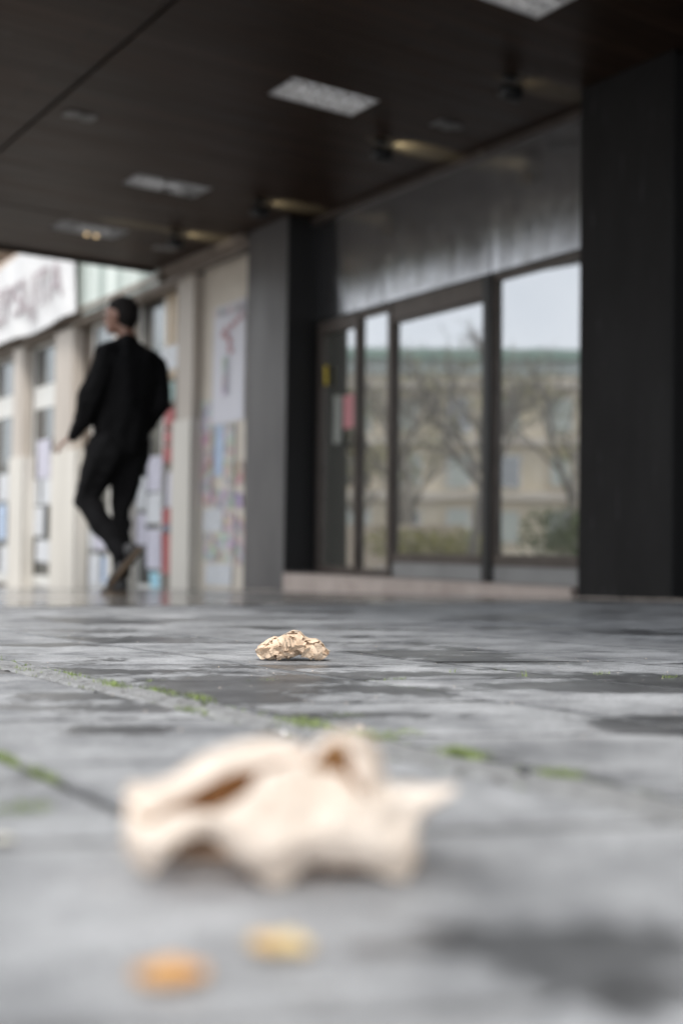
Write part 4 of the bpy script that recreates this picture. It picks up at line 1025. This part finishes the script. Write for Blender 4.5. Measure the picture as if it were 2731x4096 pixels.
    i2 = [(150, 580, .040), (300, 560, .042), (450, 540, .044), (600, 520, .044), (750, 500, .042), (900, 490, .038), (1050, 490, .034), (1200, 480, .030), (1320, 450, .03)]
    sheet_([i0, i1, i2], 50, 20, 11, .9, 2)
    # raised loop with an open dark mouth
    r0 = [(740, 300, .016), (830, 300, .018), (880, 235, .020), (925, 185, .022), (1000, 165, .022), (1075, 190, .022), (1120, 255, .020), (1140, 340, .018), (1100, 410, .010)]
    r1 = [(730, 280, .030), (825, 268, .030), (870, 200, .030), (920, 150, .032), (1000, 132, .034), (1085, 160, .032), (1135, 240, .030), (1160, 340, .026), (1160, 430, .020)]
    r2 = [(740, 290, .062), (830, 290, .064), (880, 230, .066), (925, 200, .068), (1000, 185, .068), (1065, 210, .066), (1110, 290, .062), (1140, 370, .056), (1150, 440, .050)]
    r3 = [(820, 420, .060), (870, 400, .060), (900, 390, .062), (940, 380, .062), (990, 380, .062), (1040, 385, .062), (1080, 400, .060), (1110, 430, .056), (1130, 460, .050)]
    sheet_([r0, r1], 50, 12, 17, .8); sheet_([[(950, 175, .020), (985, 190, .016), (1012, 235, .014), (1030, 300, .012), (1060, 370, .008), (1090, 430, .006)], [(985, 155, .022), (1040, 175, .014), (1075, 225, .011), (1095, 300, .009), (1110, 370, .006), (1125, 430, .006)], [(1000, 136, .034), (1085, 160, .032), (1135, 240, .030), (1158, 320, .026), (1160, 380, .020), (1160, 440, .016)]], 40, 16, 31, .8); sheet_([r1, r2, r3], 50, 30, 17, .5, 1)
    # thin left lip
    o = mb.build('crumpled_paper', [M['kraft_near'], M['kraft_glow'], M['kraft_shade']], None, True)
    o.data.polygons.foreach_set('use_smooth', [False] * len(o.data.polygons))
    return tag(o, 'large blurred crumpled pale tan paper nearest the camera, arched open over the paving', 'paper', 'crumpled papers on the paving')
nearpaper()

# ------------------------------------------------------------------ leaves, bits, grass
def leaf(x, y, L, W_, ang, mat, label, curl=.3, name='leaf', cat='leaf', lift=.001):
    mb = MB(); nu, nv = 16, 8; vs = []
    for i in range(nu + 1):
        u = i / nu; wd = W_ * math.sin(math.pi * min(1, u * .97 + .02)) ** .45 * (.8 + .45 * vnoise(u * 7, W_ * 500, 1, 3, ang * 9))
        for j in range(nv + 1):
            v = j / nv * 2 - 1; a = (u - .5) * L; b_ = v * wd / 2
            h = curl * W_ * (v * v) * .5 + .006 * (vnoise(u * 4, v * 2, 1.3, 2, L * 900) - .45) * (name == 'leaf') + .15 * L * (2 * u - 1) ** 2 * curl + .0006 * math.sin(9 * u + 4 * v)
            vs.append((a, b_, h))
    c, s_ = math.cos(ang), math.sin(ang)
    out = []
    for a, b_, h in vs:
        X = x + (RGT.x * (a * c - b_ * s_) + FWD.x * (a * s_ + b_ * c)); Y = y + (RGT.y * (a * c - b_ * s_) + FWD.y * (a * s_ + b_ * c))
        out.append((X, Y, gz(X, Y) + lift + h))
    N = nv + 1; mb.add(out, [(i * N + j, i * N + j + 1, (i + 1) * N + j + 1, (i + 1) * N + j) for i in range(nu) for j in range(nv)])
    o = mb.build(name, mat, None, True); s2 = o.modifiers.new('t', 'SOLIDIFY'); s2.thickness = .0004
    return tag(o, label, cat, None)
leaf(.184, .378, .025, .021, .1, M['leaf'], 'blurred orange dry leaf, left of the two before the large paper', .22)
leaf(.2335, .386, .025, .019, -.45, M['leaf_pale'], 'blurred yellow dry leaf with pale ends, beside the orange one', .22)
leaf(.202, .617, .011, .010, .3, M['petal'], 'tiny pale petal on the slab near the left edge', .2, 'petal', 'petal')
leaf(.533, .878, .004, .016, .15, M['white_bit'], 'thin white feather lying on the paving just behind the large paper', .3, 'feather', 'feather')
px_ = MB(); px_.ell((.616, .882, gz(.616, .882) + .002), (.0032, .0028, .0024), None, 2); tag(px_.build('pebble', M['pebble'], None, True), 'tiny pale pebble beside the moss behind the large paper', 'pebble')
gr = MB(); rr = random.Random(9)
def tuft(x, y, n_, sx, sy, h):
    for _ in range(int(n_ * .85)):
        px, py = x + rr.gauss(0, sx), y + rr.gauss(0, sy); z = gz(px, py) - .002
        a = rr.uniform(0, 6.28); d = Vector((math.cos(a), math.sin(a), 0)); s_ = Vector((-d.y, d.x, 0)); hh = h * rr.uniform(.5, 1.3) + .002; w_ = rr.uniform(.0003, .0006)
        ln = rr.uniform(.2, .9); p0 = Vector((px, py, z)); p1 = p0 + Vector((0, 0, hh * .6)) + d * hh * .25 * ln; p2 = p0 + Vector((0, 0, hh)) + d * hh * .8 * ln
        gr.add([p0 - s_ * w_, p0 + s_ * w_, p1 + s_ * w_ * .8, p1 - s_ * w_ * .8, p2], [(0, 1, 2, 3), (3, 2, 4)])
for x, y, n_, sx, sy, h in [(.583, 1.369, 150, .006, .028, .007), (.594, 1.537, 90, .005, .03, .005), (.563, 1.633, 50, .005, .03, .004), (.603, 1.28, 110, .005, .02, .005), (.606, 1.19, 110, .005, .024, .006),
    (.55, 1.085, 120, .005, .016, .004), (.592, .938, 260, .010, .022, .006), (.601, .845, 220, .010, .020, .005), (.636, .838, 60, .008, .01, .004), (.600, .718, 240, .007, .014, .006), (.600, .608, 150, .006, .010, .005),
    (.237, .694, 150, .008, .010, .003), (.287, .793, 110, .003, .014, .005), (.287, .875, 160, .003, .025, .006), (1.119, 1.212, 14, .006, .003, .008), (1.293, 1.10, 60, .012, .006, .004), (.93, 1.26, 30, .02, .004, .004),
    (1.259, 1.199, 20, .01, .004, .004), (.647, 1.40, 22, .008, .003, .003), (.782, 1.335, 30, .012, .003, .003), (.66, .97, 60, .01, .01, .003), (1.078, 1.313, 8, .004, .003, .006), (.575, 1.50, 30, .006, .02, .004), (.29, 1.0, 60, .003, .04, .004),
    (.60, 1.9, 40, .006, .06, .004), (.885, 1.18, 16, .003, .02, .003), (1.17, 1.35, 16, .003, .05, .003)]:
    tuft(x, y, n_, sx, sy, h)
for _k in range(150):
    y_ = rr.uniform(.5, 2.6); tuft(rr.choice((.546, .600, .600, .2875)) + rr.gauss(0, .002), y_, 4, .002, .005, .002)
tag(gr.build('grass', M['grass']), 'tiny bright green grass and moss sprouting in the joints of the paving', 'grass', None, 'stuff')
# grit and litter at the foot of the near pier
gt = MB(); rr = random.Random(4)
for k in range(260):
    x = 5.57 - abs(rr.gauss(0, .05)); y = rr.uniform(4.6, 5.6); s_ = rr.uniform(.004, .012); gt.ell((x, y, gz(x, y) + s_ * .3), (s_, s_ * rr.uniform(.6, 1.6), s_ * .6), None, 1)
for k in range(90):
    x = 5.55 - abs(rr.gauss(0, .1)); y = rr.uniform(9.2, 9.8); s_ = rr.uniform(.005, .016); gt.ell((x, y, gz(x, y) + s_ * .3), (s_, s_, s_ * .5), None, 1)
tag(gt.build('grit', M['pebble']), 'scattered crumbs of grit along the feet of the dark piers', 'grit', None, 'stuff')
gt = MB()
for k in range(1100):
    x, y = rr.uniform(.1, 2.4), rr.uniform(.3, 2.8); s_ = .0003 + .0011 * rr.random() ** 3; gt.ell((x, y, gz(x, y) + s_ * .5), (s_, s_, s_ * .7), None, 1)
tag(gt.build('crumbs', M['pebble']), 'fine pale crumbs sprinkled on the wet slabs', 'crumbs', None, 'stuff')
